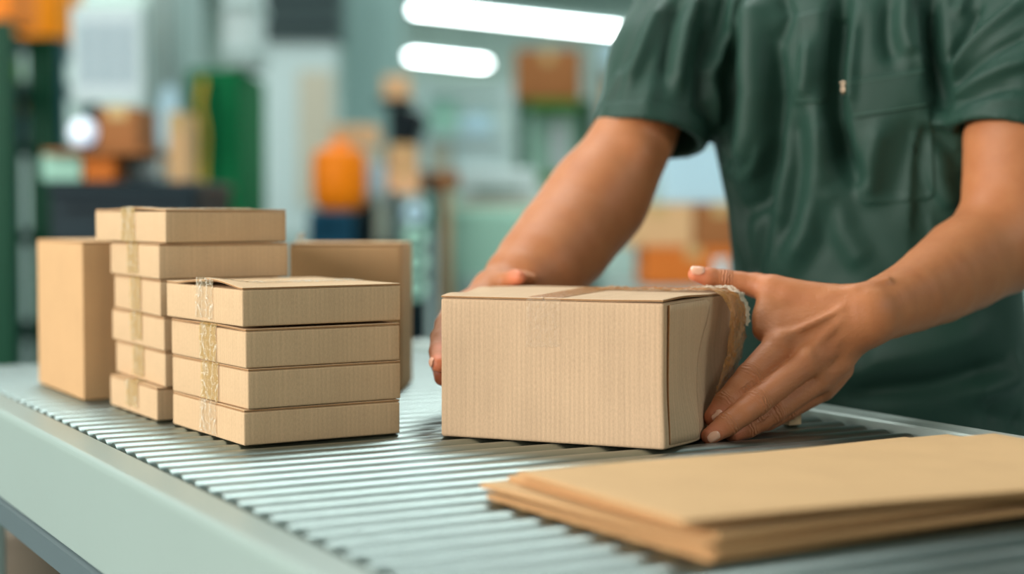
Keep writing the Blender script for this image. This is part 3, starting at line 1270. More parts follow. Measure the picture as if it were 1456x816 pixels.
# creases over the finger joints: distance along the finger and a mask, read by the skin's bump
ct, cm = np.zeros(len(V)), np.zeros(len(V))
for nm in ('index', 'middle', 'ring', 'pinky', 'thumb'):
    pts, rad = hL[nm]
    for jc, wd, st in (((2, .0060, 1.0), (4, .0036, .8)) if nm != 'thumb' else ((4, .0055, .9),)):
        c = pts[jc]
        ax = pts[jc + 1] - pts[jc - 1]
        ax = ax / np.linalg.norm(ax)
        rel = V - c
        al = rel @ ax
        dist = np.linalg.norm(rel - al[:, None] * ax, axis=1)
        w = st * np.exp(-(al / wd) ** 2) * (dist < rad[jc] * 1.5) * np.clip(Nn @ dn * 1.5, 0, 1)
        m_ = w > cm
        ct[m_] = al[m_]
        cm[m_] = w[m_]
        bul = np.exp(-(al / .008) ** 2) * (dist < rad[jc] * 1.5) * np.clip(Nn @ dn, 0, 1)
        V = V + Nn * (bul * .0010)[:, None]
ndist = np.linalg.norm(V - P(1140, 500, 1.59), axis=1)
nback = np.exp(-(ndist / .075) ** 4)
fl = np.zeros(len(V))
for nm in hL:
    pts, rad = hL[nm]
    fl = np.maximum(fl, .75 * np.exp(-(np.linalg.norm(V - pts[-1], axis=1) / .016) ** 2))
    fl = np.maximum(fl, .35 * np.exp(-(np.linalg.norm(V - pts[2], axis=1) / .013) ** 2))
    fl = np.maximum(fl, .22 * np.exp(-(seg_dist(V, pts) / .014) ** 2))
parts_V, parts_F, parts_fl, parts_m = [V], [Fq], [fl], [np.zeros(len(Fq), int)]


def nail(c, tan, nrm, L, W, T=.0016):
    tan = np.array(tan, float)
    nrm = np.array(nrm, float)
    tan /= np.linalg.norm(tan)
    nrm -= tan * (nrm @ tan)
    nrm /= np.linalg.norm(nrm)
    sd = np.cross(nrm, tan)
    n, m_ = 10, 10
    Vn, Fn = [], []
    for lay in (0, 1):
        for i in range(n + 1):
            for j in range(m_ + 1):
                u, v = i / n * 2 - 1, j / m_ * 2 - 1
                uu = u * math.sqrt(1 - v * v * .42)
                vv = v * math.sqrt(1 - u * u * .42)
                hgt = -W * .42 * vv * vv - L * .10 * uu * uu + (T * .3 if lay else -T)
                if lay:
                    hgt -= T * .6 * max(abs(uu), abs(vv)) ** 6
                Vn.append(c + tan * uu * L + sd * vv * W + nrm * hgt)
        o_ = lay * (n + 1) * (m_ + 1)
        for i in range(n):
            for j in range(m_):
                a = o_ + i * (m_ + 1) + j
                q = (a, a + m_ + 1, a + m_ + 2, a + 1)
                Fn.append(q if lay else q[::-1])
    return np.array(Vn), np.array(Fn)


def add_part(Vn, Fn, flush, mi):
    off = sum(len(v) for v in parts_V)
    parts_V.append(Vn)
    parts_F.append(Fn + off)
    parts_fl.append(np.full(len(Vn), flush))
    parts_m.append(np.full(len(Fn), mi))


def nail_on(pts, rad, nrm, L, W, back=.35, k=-1):
    a, b = pts[-2], pts[-1]
    tan = (b - a) / np.linalg.norm(b - a)
    nrm = np.array(nrm, float)
    nrm -= tan * (nrm @ tan)
    nrm /= np.linalg.norm(nrm)
    c = b - tan * rad[-1] * back * .2 + nrm * (rad[-1] * .97 + .0013) + tan * rad[-1] * .15
    Vn, Fn = nail(c, tan - nrm * .22, nrm + tan * .25, L, W)
    add_part(Vn, Fn, 0, 1)


nail_on(*hL['index'], (.16, -.97, .10), .0066, .0050)
nail_on(*hL['middle'], (.28, -.90, .0), .0064, .0048)
nail_on(*hL['thumb'], (-.12, -.72, .72), .0072, .0056)

# ---- right hand and arm (behind the carton)
lo = np.array([-.13, 1.50, .89])
hi = np.array([.36, 2.15, 1.42])
fr = Field(lo, hi, .0022)
ff = fr.blank()
hR = {}
hR['index'] = finger(ff, [(676, 430, 1.745, 20), (650, 436, 1.715, 19), (634, 462, 1.665, 16), (630, 484, 1.63, 15), (629, 505, 1.60, 12)])
for nm, js in (('middle', [(672, 446, 1.745, 20), (645, 456, 1.705, 18), (628, 480, 1.645, 16), (624, 500, 1.61, 14.5), (624, 518, 1.575, 12)]),
               ('ring', [(672, 462, 1.750, 19), (645, 474, 1.72, 17), (630, 500, 1.67, 15), (627, 520, 1.64, 13.5), (628, 538, 1.61, 11)]),
               ('pinky', [(676, 474, 1.76, 17), (655, 492, 1.74, 15), (642, 514, 1.70, 13), (638, 530, 1.68, 12), (638, 544, 1.66, 10)]),
               ('thumb', [(698, 414, 1.765, 20), (704, 406, 1.765, 15), (716, 399, 1.755, 12), (732, 394.5, 1.742, 11.5), (738, 394, 1.736, 10.5)])):
    t2 = fr.blank()
    hR[nm] = finger(t2, js)
    ff.F = np.minimum(ff.F, t2.F)
t2 = fr.blank()
finger(t2, [(720, 400, 1.765, 11), (746, 396, 1.762, 10), (757, 396.5, 1.760, 8.5)])   # heel of the hand behind the thumb
fr.merge(t2, .006)
for (px, py, y, r) in ((672, 432, 1.735, 19), (668, 448, 1.735, 19), (670, 464, 1.745, 18), (674, 476, 1.757, 16)):
    fr.cone(P(704, 416, 1.775), P(px, py, y), R_(26, 1.77), R_(r, y), .016)
fr.cone(P(706, 414, 1.775), P(714, 392, 1.785), R_(20, 1.77), R_(12, 1.77), .012)
fr.chain([WR_, P(722, 416, 1.79), P(744, 402, 1.81), P(770, 380, 1.835), P(800, 346, 1.87), P(828, 310, 1.905), ER_],
         [R_(38, 1.775), R_(46, 1.79), R_(58, 1.81), R_(67, 1.835), R_(71, 1.87), R_(71, 1.905), R_(68, 1.925)], .0015)
t2 = fr.blank()
t2.chain([ER_, P(876, 242, 1.94), P(904, 190, 1.96), P(940, 90, 2.0), SR_], [R_(66, 1.925), R_(63, 1.94), R_(58, 1.96), R_(54, 2.0), R_(48, 2.04)], .0015)
fr.merge(t2, .022)
# the biceps bulges against the bent elbow
fr.cone(P(900, 225, 1.92), P(888, 262, 1.91), R_(34, 1.93), R_(26, 1.915), .010)
fr.merge(ff, .006)
V, Fq = fr.mesh()
V = relax(V, Fq, 3)
off = sum(len(v) for v in parts_V)
fl = np.zeros(len(V))
for nm in hR:
    pts, rad = hR[nm]
    fl = np.maximum(fl, .95 * np.exp(-(np.linalg.norm(V - pts[-1], axis=1) / .012) ** 2))
parts_V.append(V)
parts_F.append(Fq + off)
parts_fl.append(fl)
parts_m.append(np.zeros(len(Fq), int))
nail_on(*hR['middle'], (-.9, -.3, .2), .006, .005)

# ---- torso, neck, head and legs (under the clothes or above the frame)
fb = Field((-.05, 1.55, .03), (.95, 2.40, 1.80), .008)
fb.chain([body(0, 0, .92), body(0, .01, 1.08), body(0, .02, 1.25), body(0, .01, 1.36)], [.100, .095, .110, .080], .05, fv, 1.5)
for s in (-1, 1):
    fb.cone(body(s * .07, .01, 1.30), body(s * .15, 0, 1.37), .058, .050, .04)
    fb.chain([body(s * .085, 0, .90), body(s * .09, .02, .50), body(s * .09, -.01, .10)], [.085, .058, .040], .02)
    fb.cone(body(s * .09, -.01, .09), body(s * .09, .12, .065), .036, .028, .02)
fb.cone(SL_ - np.array([0, 0, .03]), body(.12, 0, 1.33), .042, .058, .03)
fb.cone(SR_ - np.array([0, 0, .03]), body(-.12, 0, 1.33), .042, .058, .03)
fb.cone(body(0, .0, 1.36), body(0, .035, 1.50), .058, .052, .03)
HC = body(0, .065, 1.615)
fb.cone(HC + np.array([0, 0, .02]), HC + fv * .008 + np.array([0, 0, -.035]), .078, .064, .03, lv, 1.12)
fb.cone(HC + fv * .035 + np.array([0, 0, -.07]), HC + fv * .050 + np.array([0, 0, -.078]), .036, .026, .03)
fb.cone(HC + fv * .082 + np.array([0, 0, .005]), HC + fv * .100 + np.array([0, 0, -.025]), .008, .011, .012)
for s in (-1, 1):
    fb.cone(HC + lv * s * .074 - fv * .005 + np.array([0, 0, .008]), HC + lv * s * .077 - fv * .008 + np.array([0, 0, -.028]), .013, .009, .006)
    e = HC + lv * s * .031 + fv * .083 + np.array([0, 0, .012])
    fb.cone(e + fv * .003 - lv * .006, e + fv * .003 + lv * .006, .0050, .0050, .003, sub=True)
m0 = HC + fv * .083 + np.array([0, 0, -.052])
fb.cone(m0 - lv * .02, m0 + lv * .02, .006, .006, .008)
V, Fq = fb.mesh()
V = relax(V, Fq, 2)
add_part(V, Fq, 0, 0)

def padz(a):
    out = np.zeros(sum(len(v) for v in parts_V))
    out[:len(a)] = a
    return out


worker = thing('person', 'person in a dark green short-sleeved work shirt reaching down to hold the large carton', 'person', (0, 0, 0))
# keep the two arms and the trunk as one continuous body mesh
mesh_np('body', np.vstack(parts_V), np.vstack(parts_F), [M['skin'], M['nail']], worker, {'flush': np.concatenate(parts_fl), 'crease_t': padz(ct), 'crease_m': padz(cm), 'hand_back': padz(nback)}, np.concatenate(parts_m))
M['eye_white'] = mat('eye_white', srgb(225, 218, 208), .25)
M['iris'] = mat('iris', srgb(48, 30, 20), .2)
for s in (-1, 1):
    e = HC + lv * s * .030 + fv * .0620 + np.array([0, 0, .011])
    mb = MB()
    mb.lathe((0, 0, 0), [(max(.0004, .0118 * math.sin(t_)), -.0118 * math.cos(t_)) for t_ in np.linspace(.02, math.pi - .02, 14)], 20)
    eo = mb.build('eye', M['eye_white'], worker, True)
    eo.location = e
    ir = MB().lathe((0, 0, 0), [(.0055, .0098), (.0050, .0112), (.0020, .0121)], 20).build('iris', M['iris'], eo, True)
    dirv = Vector(fv + np.array([0, 0, -.45]))
    eo.rotation_euler = dirv.to_track_quat('Z', 'Y').to_euler()
    pts_ = [HC + lv * s * (.018 + .028 * k_ / 5) + fv * (.078 - .010 * (k_ / 5) ** 2) + np.array([0, 0, .030 + .004 * math.sin(k_ / 5 * math.pi)]) for k_ in range(6)]
    mb = MB()
    for a_2, b_2 in zip(pts_[:-1], pts_[1:]):
        mb.cyl(tuple(a_2), tuple(b_2), .0028, n=8)
    mb.build('eyebrow', M['hair'], worker, True)
# hair
fh = Field(HC - .14, HC + .16, .006)
fh.cone(HC - fv * .012 + np.array([0, 0, .035]), HC - fv * .025 + np.array([0, 0, .0]), .084, .078, .02, lv, 1.08)
fh.cone(HC - lv * .10 + fv * .075 + np.array([0, 0, -.02]), HC + lv * .10 + fv * .075 + np.array([0, 0, -.02]), .062, .062, .01, sub=True)
for s in (-1, 1):
    fh.cone(HC + lv * s * .09 + np.array([0, 0, -.02]), HC + lv * s * .10 + np.array([0, 0, -.06]), .034, .04, .006, sub=True)
V, Fq = fh.mesh()
mesh_np('hair', relax(V, Fq, 1), Fq, M['hair'], worker)

# ------------------------------------------------------------------ the shirt
fs_ = Field((.10, 1.60, .80), (.78, 2.28, 1.50), .0034)
sl, X, Y, Z = fs_.region([fs_.lo, fs_.lo + fs_.h * (fs_.n - 1)], 0)
zs = [.78, .86, .95, 1.04, 1.12, 1.20, 1.28, 1.34, 1.38, 1.41, 1.44, 1.50]
aw = [.192, .188, .182, .174, .180, .196, .203, .196, .175, .125, .075, .066]
bw = [.142, .138, .132, .126, .128, .134, .136, .128, .112, .090, .070, .064]
cf = [-.01, -.008, -.004, .0, .006, .012, .016, .018, .018, .018, .02, .03]
zf = Z.ravel()
a_ = np.interp(zf, zs, aw)[None, None, :]
b_ = np.interp(zf, zs, bw)[None, None, :]
c_ = np.interp(zf, zs, cf)[None, None, :]
U = (X - PC[0]) * lv[0] + (Y - PC[1]) * lv[1]
W_ = (X - PC[0]) * fv[0] + (Y - PC[1]) * fv[1] - c_
q = (np.abs(U / a_) ** 2.3 + np.abs(W_ / b_) ** 2.3) ** (1 / 2.3)
fs_.F = ((q - 1) * np.minimum(a_, b_) * .92).astype(np.float32)
HR_ = P(921, 198, 1.965)      # hem centres
HL_ = P(1434, 200, 1.800)
# shoulders and sleeves
fs_.chain([body(-.09, .0, 1.375), SR_ + np.array([.012, 0, -.028]), P(952, 90, 2.0), HR_ + (HR_ - P(952, 90, 2.0)) * .5], [.075, .078, .068, .0680], .030)
fs_.chain([body(.09, .0, 1.375), SL_ + np.array([-.012, 0, -.028]), P(1462, 95, 1.82), HL_ + (HL_ - P(1462, 95, 1.82)) * .5], [.075, .076, .0680, .0640], .030)
aR = (HR_ - P(940, 100, 1.995))
aR /= np.linalg.norm(aR)
aR_cut = aR + np.array([.02, 0, -.10])
aR_cut /= np.linalg.norm(aR_cut)
aL = (HL_ - P(1456, 100, 1.82))
aL /= np.linalg.norm(aL)


def cut_sleeve(hem, ax, rad, inner, tx):
    """trim the sleeve at its hem and hollow it"""
    rg = fs_.region([hem - ax * .05, hem + ax * .09], rad + .035)
    s2, X2, Y2, Z2 = rg
    px, py, pz = X2 - hem[0], Y2 - hem[1], Z2 - hem[2]
    al = px * ax[0] + py * ax[1] + pz * ax[2]
    dd = np.sqrt(np.maximum(px * px + py * py + pz * pz - al * al, 0))
    near = dd < rad + .012
    # leave the trunk alone
    uu = px * 0 + (X2 - PC[0]) * lv[0] + (Y2 - PC[1]) * lv[1]
    ww = (X2 - PC[0]) * fv[0] + (Y2 - PC[1]) * fv[1]
    zz2 = (Z2 + 0 * X2 + 0 * Y2)
    aa = np.interp(zz2.ravel(), zs, aw).reshape(zz2.shape)
    bb = np.interp(zz2.ravel(), zs, bw).reshape(zz2.shape)
    trunk = (np.abs(uu / aa) ** 2.3 + np.abs((ww) / bb) ** 2.3) ** (1 / 2.3) < 1.0
    Fx = fs_.F[s2]
    cut = np.maximum(Fx, al)
    pz_ = px * tx[0] + py * tx[1] + pz * tx[2]
    dt = np.sqrt(np.maximum(px * px + py * py + pz * pz - pz_ * pz_, 0))
    hol = np.maximum(cut, -np.maximum(dt - inner, -(al + .045)))
    fs_.F[s2] = np.where(near & ~trunk, hol, Fx).astype(np.float32)


cut_sleeve(HR_, aR_cut, .092, .0605, (HR_ - P(952, 90, 2.0)) / np.linalg.norm(HR_ - P(952, 90, 2.0)))
cut_sleeve(HL_, aL, .082, .0575, (HL_ - P(1462, 95, 1.82)) / np.linalg.norm(HL_ - P(1462, 95, 1.82)))
# open at the waist hem and at the neck
fs_.F = np.maximum(np.maximum(fs_.F, (.825 - Z)), Z - 1.452).astype(np.float32)
V, Fq = fs_.mesh()
V = relax(V, Fq, 3)
bvh0 = BVHTree.FromPolygons([tuple(v) for v in V], [tuple(f) for f in Fq])


def hit_px(bvh, px, py):
    r = ray(px, py)
    r = r / np.linalg.norm(r)
    h = bvh.ray_cast(Vector(CAM), Vector(r))
    return np.array(h[0]) if h[0] is not None else P(px, py, 1.86)


Nn = vnormals(V, Fq)
for hem, tx_, r_s in ((HR_, HR_ - P(952, 90, 2.0), .063), (HL_, HL_ - P(1462, 95, 1.82), .061)):
    tx_ = tx_ / np.linalg.norm(tx_)
    rel = V - hem
    al = rel @ tx_
    rad_ = rel - al[:, None] * tx_
    ins_ = (np.linalg.norm(rad_, axis=1) < r_s) & (al > -.06) & (al < .03)
    rad_ /= (np.linalg.norm(rad_, axis=1)[:, None] + 1e-9)
    Nn[ins_] = rad_[ins_]      # the lining moves with the outside
hemfade = np.ones(len(V))
for hem, tx_ in ((HR_, aR_cut), (HL_, aL)):
    rel = V - hem
    al = rel @ tx_
    dd_ = np.linalg.norm(rel - al[:, None] * tx_, axis=1)
    hemfade = np.minimum(hemfade, 1 - .88 * np.exp(-(al / .026) ** 2) * np.clip((.098 - dd_) / .02, 0, 1))
folds = [  # picture polyline, half width px, height mm (+ ridge, - valley)
    ([(1078, -10), (1073, 60), (1074, 130), (1068, 190), (1056, 246)], 21, 14),
    ([(1046, -10), (1040, 40), (1024, 84), (1012, 100)], 8, 8),
    ([(1034, -10), (1022, 40), (1010, 84)], 8, -6),
    ([(1052, 50), (1040, 120), (1042, 190), (1046, 232)], 10, -13),
    ([(1012, 105), (1018, 170), (1036, 250), (1052, 330), (1058, 385)], 9, 7),
    ([(1098, 60), (1102, 140), (1095, 220), (1080, 290), (1062, 300)], 12, -15),
    ([(1040, 232), (1056, 254), (1078, 236), (1090, 200)], 8, 5),
    ([(1112, -5), (1122, 20), (1108, 60)], 7, -5),
    ([(1150, 60), (1146, 110), (1140, 140)], 9, 5),
    ([(1168, 150), (1166, 220), (1160, 280), (1146, 330), (1120, 380)], 14, 8),
    ([(1128, 160), (1132, 240), (1122, 310), (1104, 350)], 12, -7),
    ([(1196, -10), (1190, 50), (1184, 110), (1184, 170), (1196, 220), (1214, 252)], 11, -22),
    ([(1210, 30), (1206, 90), (1204, 150)], 8, 5),
    ([(1290, -10), (1288, 40), (1300, 80)], 11, 7),
    ([(1264, 0), (1262, 60), (1270, 90)], 10, -5),
    ([(1326, -10), (1326, 60), (1334, 110), (1338, 160), (1344, 200)], 9, -17),
    ([(1308, 20), (1316, 80), (1322, 110)], 7, 5),
    ([(1300, 170), (1284, 230), (1268, 290)], 16, -6),
    ([(1250, 180), (1236, 240), (1232, 280)], 10, 4),
    ([(1330, 200), (1340, 260), (1352, 300)], 12, 6),
    ([(1180, 260), (1200, 330), (1230, 380)], 14, 5),
    ([(1090, 300), (1082, 350), (1070, 400)], 10, -6),
    ([(1100, 420), (1160, 440), (1240, 520)], 20, -5),
    ([(1220, 520), (1320, 500), (1400, 470)], 16, 6),
    ([(1200, 560), (1320, 550), (1420, 520)], 12, -9),
    ([(1380, 560), (1440, 540), (1470, 500)], 12, 8),
    ([(1400, 590), (1456, 600)], 12, -7),
    # picture-right sleeve
    ([(1348, 108), (1376, 70), (1412, 36), (1460, 0)], 7, 6),
    ([(1346, 128), (1380, 96), (1424, 66), (1470, 46)], 7, -6),
    ([(1352, 142), (1390, 116), (1430, 96), (1475, 84)], 7, 6),
    ([(1356, 160), (1392, 138), (1440, 124)], 6, -4),
    ([(1352, 90), (1372, 50), (1392, 10)], 6, -7),
    ([(1400, 148), (1440, 140), (1475, 148)], 6, 4),
    ([(1364, 20), (1376, -10)], 6, 5),
    # picture-left sleeve
    ([(994, -10), (976, 40), (966, 90), (962, 130)], 8, 7),
    ([(1010, 20), (1000, 80), (996, 150), (985, 195)], 9, -9),
    ([(964, 0), (950, 60), (944, 110)], 7, -6),
    ([(940, 10), (914, 70), (892, 120)], 8, 6),
    ([(926, 120), (918, 160), (930, 190)], 9, 5),
    ([(886, 100), (866, 140), (862, 168)], 7, 4),
]
for pl, wpx, amp in folds:
    pts = [hit_px(bvh0, *p) for p in pl]
    # keep the fold on one sheet of cloth
    ok = [pts[0]]
    for p_ in pts[1:]:
        if np.linalg.norm(p_ - ok[-1]) < .14:
            ok.append(p_)
    if len(ok) < 2:
        continue
    pts = ok
    sub = []
    for a, b in zip(pts[:-1], pts[1:]):
        for i in range(4):
            sub.append(a + (b - a) * i / 4)
    sub.append(pts[-1])
    w = wpx * 1.9 / FPX * 1.3
    tot = sum(np.linalg.norm(b - a) for a, b in zip(sub[:-1], sub[1:]))
    best = np.full(len(V), 9.0)
    tt = np.zeros(len(V))
    run = 0
    box0, box1 = np.min(sub, 0) - 3 * w, np.max(sub, 0) + 3 * w
    sel = np.nonzero(np.all((V > box0) & (V < box1), 1))[0]
    Vs = V[sel]
    bs, ts = np.full(len(sel), 9.0), np.zeros(len(sel))
    for a, b in zip(sub[:-1], sub[1:]):
        ab = b - a
        L_ = np.linalg.norm(ab)
        t = np.clip(((Vs - a) @ ab) / (ab @ ab + 1e-12), 0, 1)
        dd = np.linalg.norm(Vs - a - t[:, None] * ab, axis=1)
        m_ = dd < bs
        bs[m_] = dd[m_]
        ts[m_] = (run + t[m_] * L_) / tot
        run += L_
    taper = np.clip(np.minimum(ts, 1 - ts) * 5 + .35, 0, 1)
    prof = np.exp(-(bs / w) ** 2)
    if amp > 0:
        prof = prof - .14 * np.exp(-((bs - 1.7 * w) / (.7 * w)) ** 2)
    V[sel] += Nn[sel] * (amp * .0015 * prof * taper * hemfade[sel])[:, None]
# small creases everywhere
f1 = frac_noise(5)
V += Nn * (f1(V * np.array([1.0, 1.0, .45])) * .0011 * hemfade)[:, None]
V = relax(V, Fq, 1, .4)
Nn = vnormals(V, Fq)
# hem bands of the sleeves: stitched groove
for hem, ax, rr_ in ((HR_, aR_cut, .085), (HL_, aL, .082)):
    rel = V - hem
    al = rel @ ax
    dd = np.linalg.norm(rel - al[:, None] * ax, axis=1)
    m_ = dd < rr_
    g = np.exp(-((al + .024) / .0018) ** 2) * m_
    V -= Nn * (g * .0016)[:, None]
    g = (np.clip((al + .024) / .003, 0, 1)) * m_ * (dd > .055)
    V += Nn * (g * .0008)[:, None]
shirt = mesh_np('shirt', V, Fq, M['shirt'], worker)
bvh = BVHTree.FromPolygons([tuple(v) for v in V], [tuple(f) for f in Fq])
SD = -fv


def frontal(p):
    return np.array([(p - PC) @ lv, p[2]])


def on_shirt(l, z, off):
    o_ = body(l, .6, z)
    h = bvh.ray_cast(Vector(o_), Vector(SD))
    p_ = np.array(h[0]) if h[0] is not None else body(l, .13, z)
    return p_ + fv * off


def patch(name, corners_px, off, rc=.008, n=34, hem=None, parent=shirt, m=None):
    """cloth patch sewn on the shirt front; corners in order TL TR BR BL (seen in the picture)"""
    c = [frontal(hit_px(bvh, *p)) for p in corners_px]
    Wd = np.linalg.norm(c[1] - c[0])
    Hd = np.linalg.norm(c[3] - c[0])
    V_, F_ = [], []
    for i in range(n + 1):
        for j in range(n + 1):
            u, v = i / n, j / n
            # round the lower corners
            du, dv = min(u, 1 - u) * Wd, (1 - v) * Hd
            uu, vv = u, v
            if rc > 0 and v > .5:
                lim = rc * (1 - math.sqrt(max(0, 1 - max(0, 1 - dv / rc) ** 2))) if dv < rc else 0
                uu = .5 + (u - .5) * (1 - 2 * lim / Wd)
            q_ = c[0] * (1 - uu) * (1 - vv) + c[1] * uu * (1 - vv) + c[2] * uu * vv + c[3] * (1 - uu) * vv
            rim_ = min(i, n - i, j, n - j)
            o2 = off + (.0007 if rim_ in (1, 2) else 0) - (.0005 if rim_ == 3 else 0)
            V_.append(on_shirt(q_[0], q_[1], o2 if rim_ > 0 else -.0012))
    for i in range(n):
        for j in range(n):
            a = i * (n + 1) + j
            F_.append((a, a + 1, a + n + 2, a + n + 1))
    V_, F_ = np.array(V_), np.array(F_)
    inner = V_.copy().reshape(n + 1, n + 1, 3)
    sm = inner.copy()
    sm[1:-1, 1:-1] = (inner[1:-1, 1:-1] * 2 + inner[:-2, 1:-1] + inner[2:, 1:-1] + inner[1:-1, :-2] + inner[1:-1, 2:]) / 6
    V_ = sm.reshape(-1, 3)
    nrm_ = np.cross(V_[F_[0][1]] - V_[F_[0][0]], V_[F_[0][3]] - V_[F_[0][0]])
    if nrm_ @ fv < 0:
        F_ = F_[:, ::-1]
    return mesh_np(name, V_, F_, m or M['shirt'], parent)


def seam(pl, r=.0007, name='stitching', off=.0006, parent=shirt):
    pts = [frontal(hit_px(bvh, *p)) for p in pl]
    pp = []
    for a, b in zip(pts[:-1], pts[1:]):
        n = max(2, int(np.linalg.norm(b - a) / .004))
        for i in range(n):
            q_ = a + (b - a) * i / n
            pp.append(on_shirt(q_[0], q_[1], off))
    return pp


patch('pocket', [(1204, 130), (1330, 108), (1334, 286), (1222, 298)], .0016, .016)
patch('pocket_flap', [(1202, 114), (1330, 99), (1331, 152), (1212, 172)], .0036, .008)
patch('placket', [(1134, 20), (1184, 8), (1177, 150), (1130, 150)], .0018, .004)


def tube_mesh(name, pls, r, m, parent):
    V_, F_ = [], []
    for pp in pls:
        base = len(V_)
        for i, p_ in enumerate(pp):
            t_ = pp[min(i + 1, len(pp) - 1)] - pp[max(i - 1, 0)]
            t_ = t_ / (np.linalg.norm(t_) + 1e-9)
            u_ = np.cross(t_, fv)
            u_ = u_ / (np.linalg.norm(u_) + 1e-9)
            w_ = np.cross(t_, u_)
            for a in range(4):
                V_.append(p_ + r * (u_ * math.cos(a * math.pi / 2) + w_ * math.sin(a * math.pi / 2)))
        for i in range(len(pp) - 1):
            for a in range(4):
                F_.append((base + i * 4 + a, base + i * 4 + (a + 1) % 4, base + i * 4 + 4 + (a + 1) % 4, base + i * 4 + 4 + a))
    return mesh_np(name, np.array(V_), np.array(F_), m, parent)


tube_mesh('stitching', [seam([(1206, 119), (1260, 111), (1327, 103)], off=.0040), seam([(1214, 164), (1270, 157), (1325, 148)], off=.0042),
                        seam([(1137, 30), (1134, 80), (1133, 144), (1174, 144)], off=.0022)], .0006, M['thread'], shirt)
# collar: a standing band that folds over, open at the throat, two points on the chest
Vc, Fc_ = [], []
n = 48
for i in range(n + 1):
    dg = 9 + 342 * i / n
    a = math.radians(dg)
    frt = min(dg, 360 - dg)
    dip = math.exp(-((frt - 24) / 20) ** 2)
    for j_, (rr_, zz) in enumerate(((.064, 1.430), (.066, 1.462), (.070, 1.476), (.076, 1.474), (.088, 1.448), (.098, 1.424))):
        f_ = .024 + (.012 * dip if j_ > 3 else 0)
        p_ = body(rr_ * math.sin(a) * 1.05, rr_ * math.cos(a) + f_, zz - dip * (0, .004, .010, .014, .030, .052)[j_])
        if j_ >= 4 and frt < 75:
            q_ = on_shirt((p_ - PC) @ lv, p_[2], .005)
            if (q_ - p_) @ fv > 0:
                p_ = q_
        Vc.append(p_)
for i in range(n):
    for k in range(5):
        q0 = i * 6 + k
        Fc_.append((q0, q0 + 1, q0 + 7, q0 + 6))
Vc, Fc_ = np.array(Vc), np.array(Fc_)
col_ = mesh_np('collar', Vc, Fc_, M['shirt'], shirt)
so = col_.modifiers.new('thickness', 'SOLIDIFY')
so.thickness = .0025
# small zip pull at the pocket corner
zp = hit_px(bvh, 1201, 122) + fv * .004
mb = MB().box(tuple(zp + np.array([0, 0, .003])), (.007, .003, .003), .001, rz=-fa)
mb.lathe(tuple(zp - np.array([0, 0, .006])), [(.0012, .008), (.0026, .004), (.0032, 0), (.0022, -.003), (.0006, -.0045)], 14)
mb.build('zip_pull', M['zip'], shirt, True)['label'] = 'small brass zip pull at the pocket corner'

# ---- trousers and shoes
ft_ = Field((.05, 1.60, .05), (.85, 2.35, .98), .007)
ft_.cone(body(-.05, -.005, .90), body(.05, -.005, .90), .122, .122, .02, fv, 1.10)
ft_.cone(body(-.03, -.005, .84), body(.03, -.005, .84), .125, .125, .03, fv, 1.05)
for s in (-1, 1):
    t2 = ft_.blank()
    t2.chain([body(s * .085, 0, .84), body(s * .095, .02, .50), body(s * .095, -.005, .10)], [.098, .082, .074], .02)
    ft_.merge(t2, .012)
ft_.F = np.maximum(ft_.F, .09 - ft_.region([ft_.lo, ft_.lo + ft_.h * (ft_.n - 1)], 0)[3]).astype(np.float32)
V, Fq = ft_.mesh()
V = relax(V, Fq, 2)
Nn = vnormals(V, Fq)
V += Nn * (frac_noise(12)(V) * .002)[:, None]
mesh_np('trousers', V, Fq, M['trouser'], worker)
for s in (-1, 1):
    fsh = Field(body(s * .095, .05, 0) - np.array([.22, .22, .01]), body(s * .095, .05, .16) + np.array([.22, .22, 0]), .005)
    fsh.cone(body(s * .095, -.02, .055), body(s * .10, .17, .040), .048, .040, .01)
    fsh.cone(body(s * .095, -.01, .06), body(s * .095, 0, .13), .048, .050, .02)
    zg = fsh.region([fsh.lo, fsh.lo + fsh.h * (fsh.n - 1)], 0)[3]
    fsh.F = np.maximum(fsh.F, .018 - zg).astype(np.float32)
    V, Fq = fsh.mesh()
    sh_ = mesh_np('shoe', relax(V, Fq, 2), Fq, M['shoe'], worker)
    mb = MB()
    mb.poly([tuple(body(s * .0975 + .046 * math.sin(t_) * (1 if math.cos(t_) < 0 else .95), .075 + .135 * math.cos(t_), .002)) for t_ in np.linspace(0, 2 * math.pi, 28, endpoint=False)], (0, 0, .02))
    mb.build('sole', M['sole'], sh_)

# ------------------------------------------------------------------ the hall behind (out of focus)
simple('orange_plastic', 255, 136, 16, .4)
simple('bin_orange', 250, 150, 10, .4)
simple('blue_steel', 24, 74, 98, .45, noise=.03)
simple('green_steel', 6, 66, 44, .45, noise=.04)
simple('green_door', 2, 104, 60, .7, noise=.04)
simple('leaf_green', 72, 120, 44, .5)
simple('mint_panel', 158, 204, 186, .5)
simple('white_panel', 188, 206, 206, .5)
simple('pale_metal', 160, 184, 182, .4)
simple('pale_blue', 176, 208, 222, .4)
simple('cream_panel', 190, 184, 166, .55)
simple('grey_panel', 150, 170, 166, .5)
simple('column_paint', 140, 170, 166, .7)
simple('dark_metal', 26, 42, 48, .4)
simple('black_plastic', 18, 28, 34, .45)
simple('dark_header', 74, 92, 90, .6)
simple('tan_carton', 206, 166, 122, .75)
simple('dull_brown', 118, 106, 92, .6)
simple('brown_carton', 150, 98, 58, .75)
simple('rust_carton', 200, 110, 44, .7)
simple('peach_carton', 232, 182, 138, .7)
simple('paper', 196, 210, 214, .6, noise=.02)
simple('paper_ink', 70, 112, 132, .6)
simple('yellow_paint', 200, 160, 40, .5)
simple('carton_tape', 190, 160, 110, .35)
simple('skin_far', 206, 150, 112, .6)


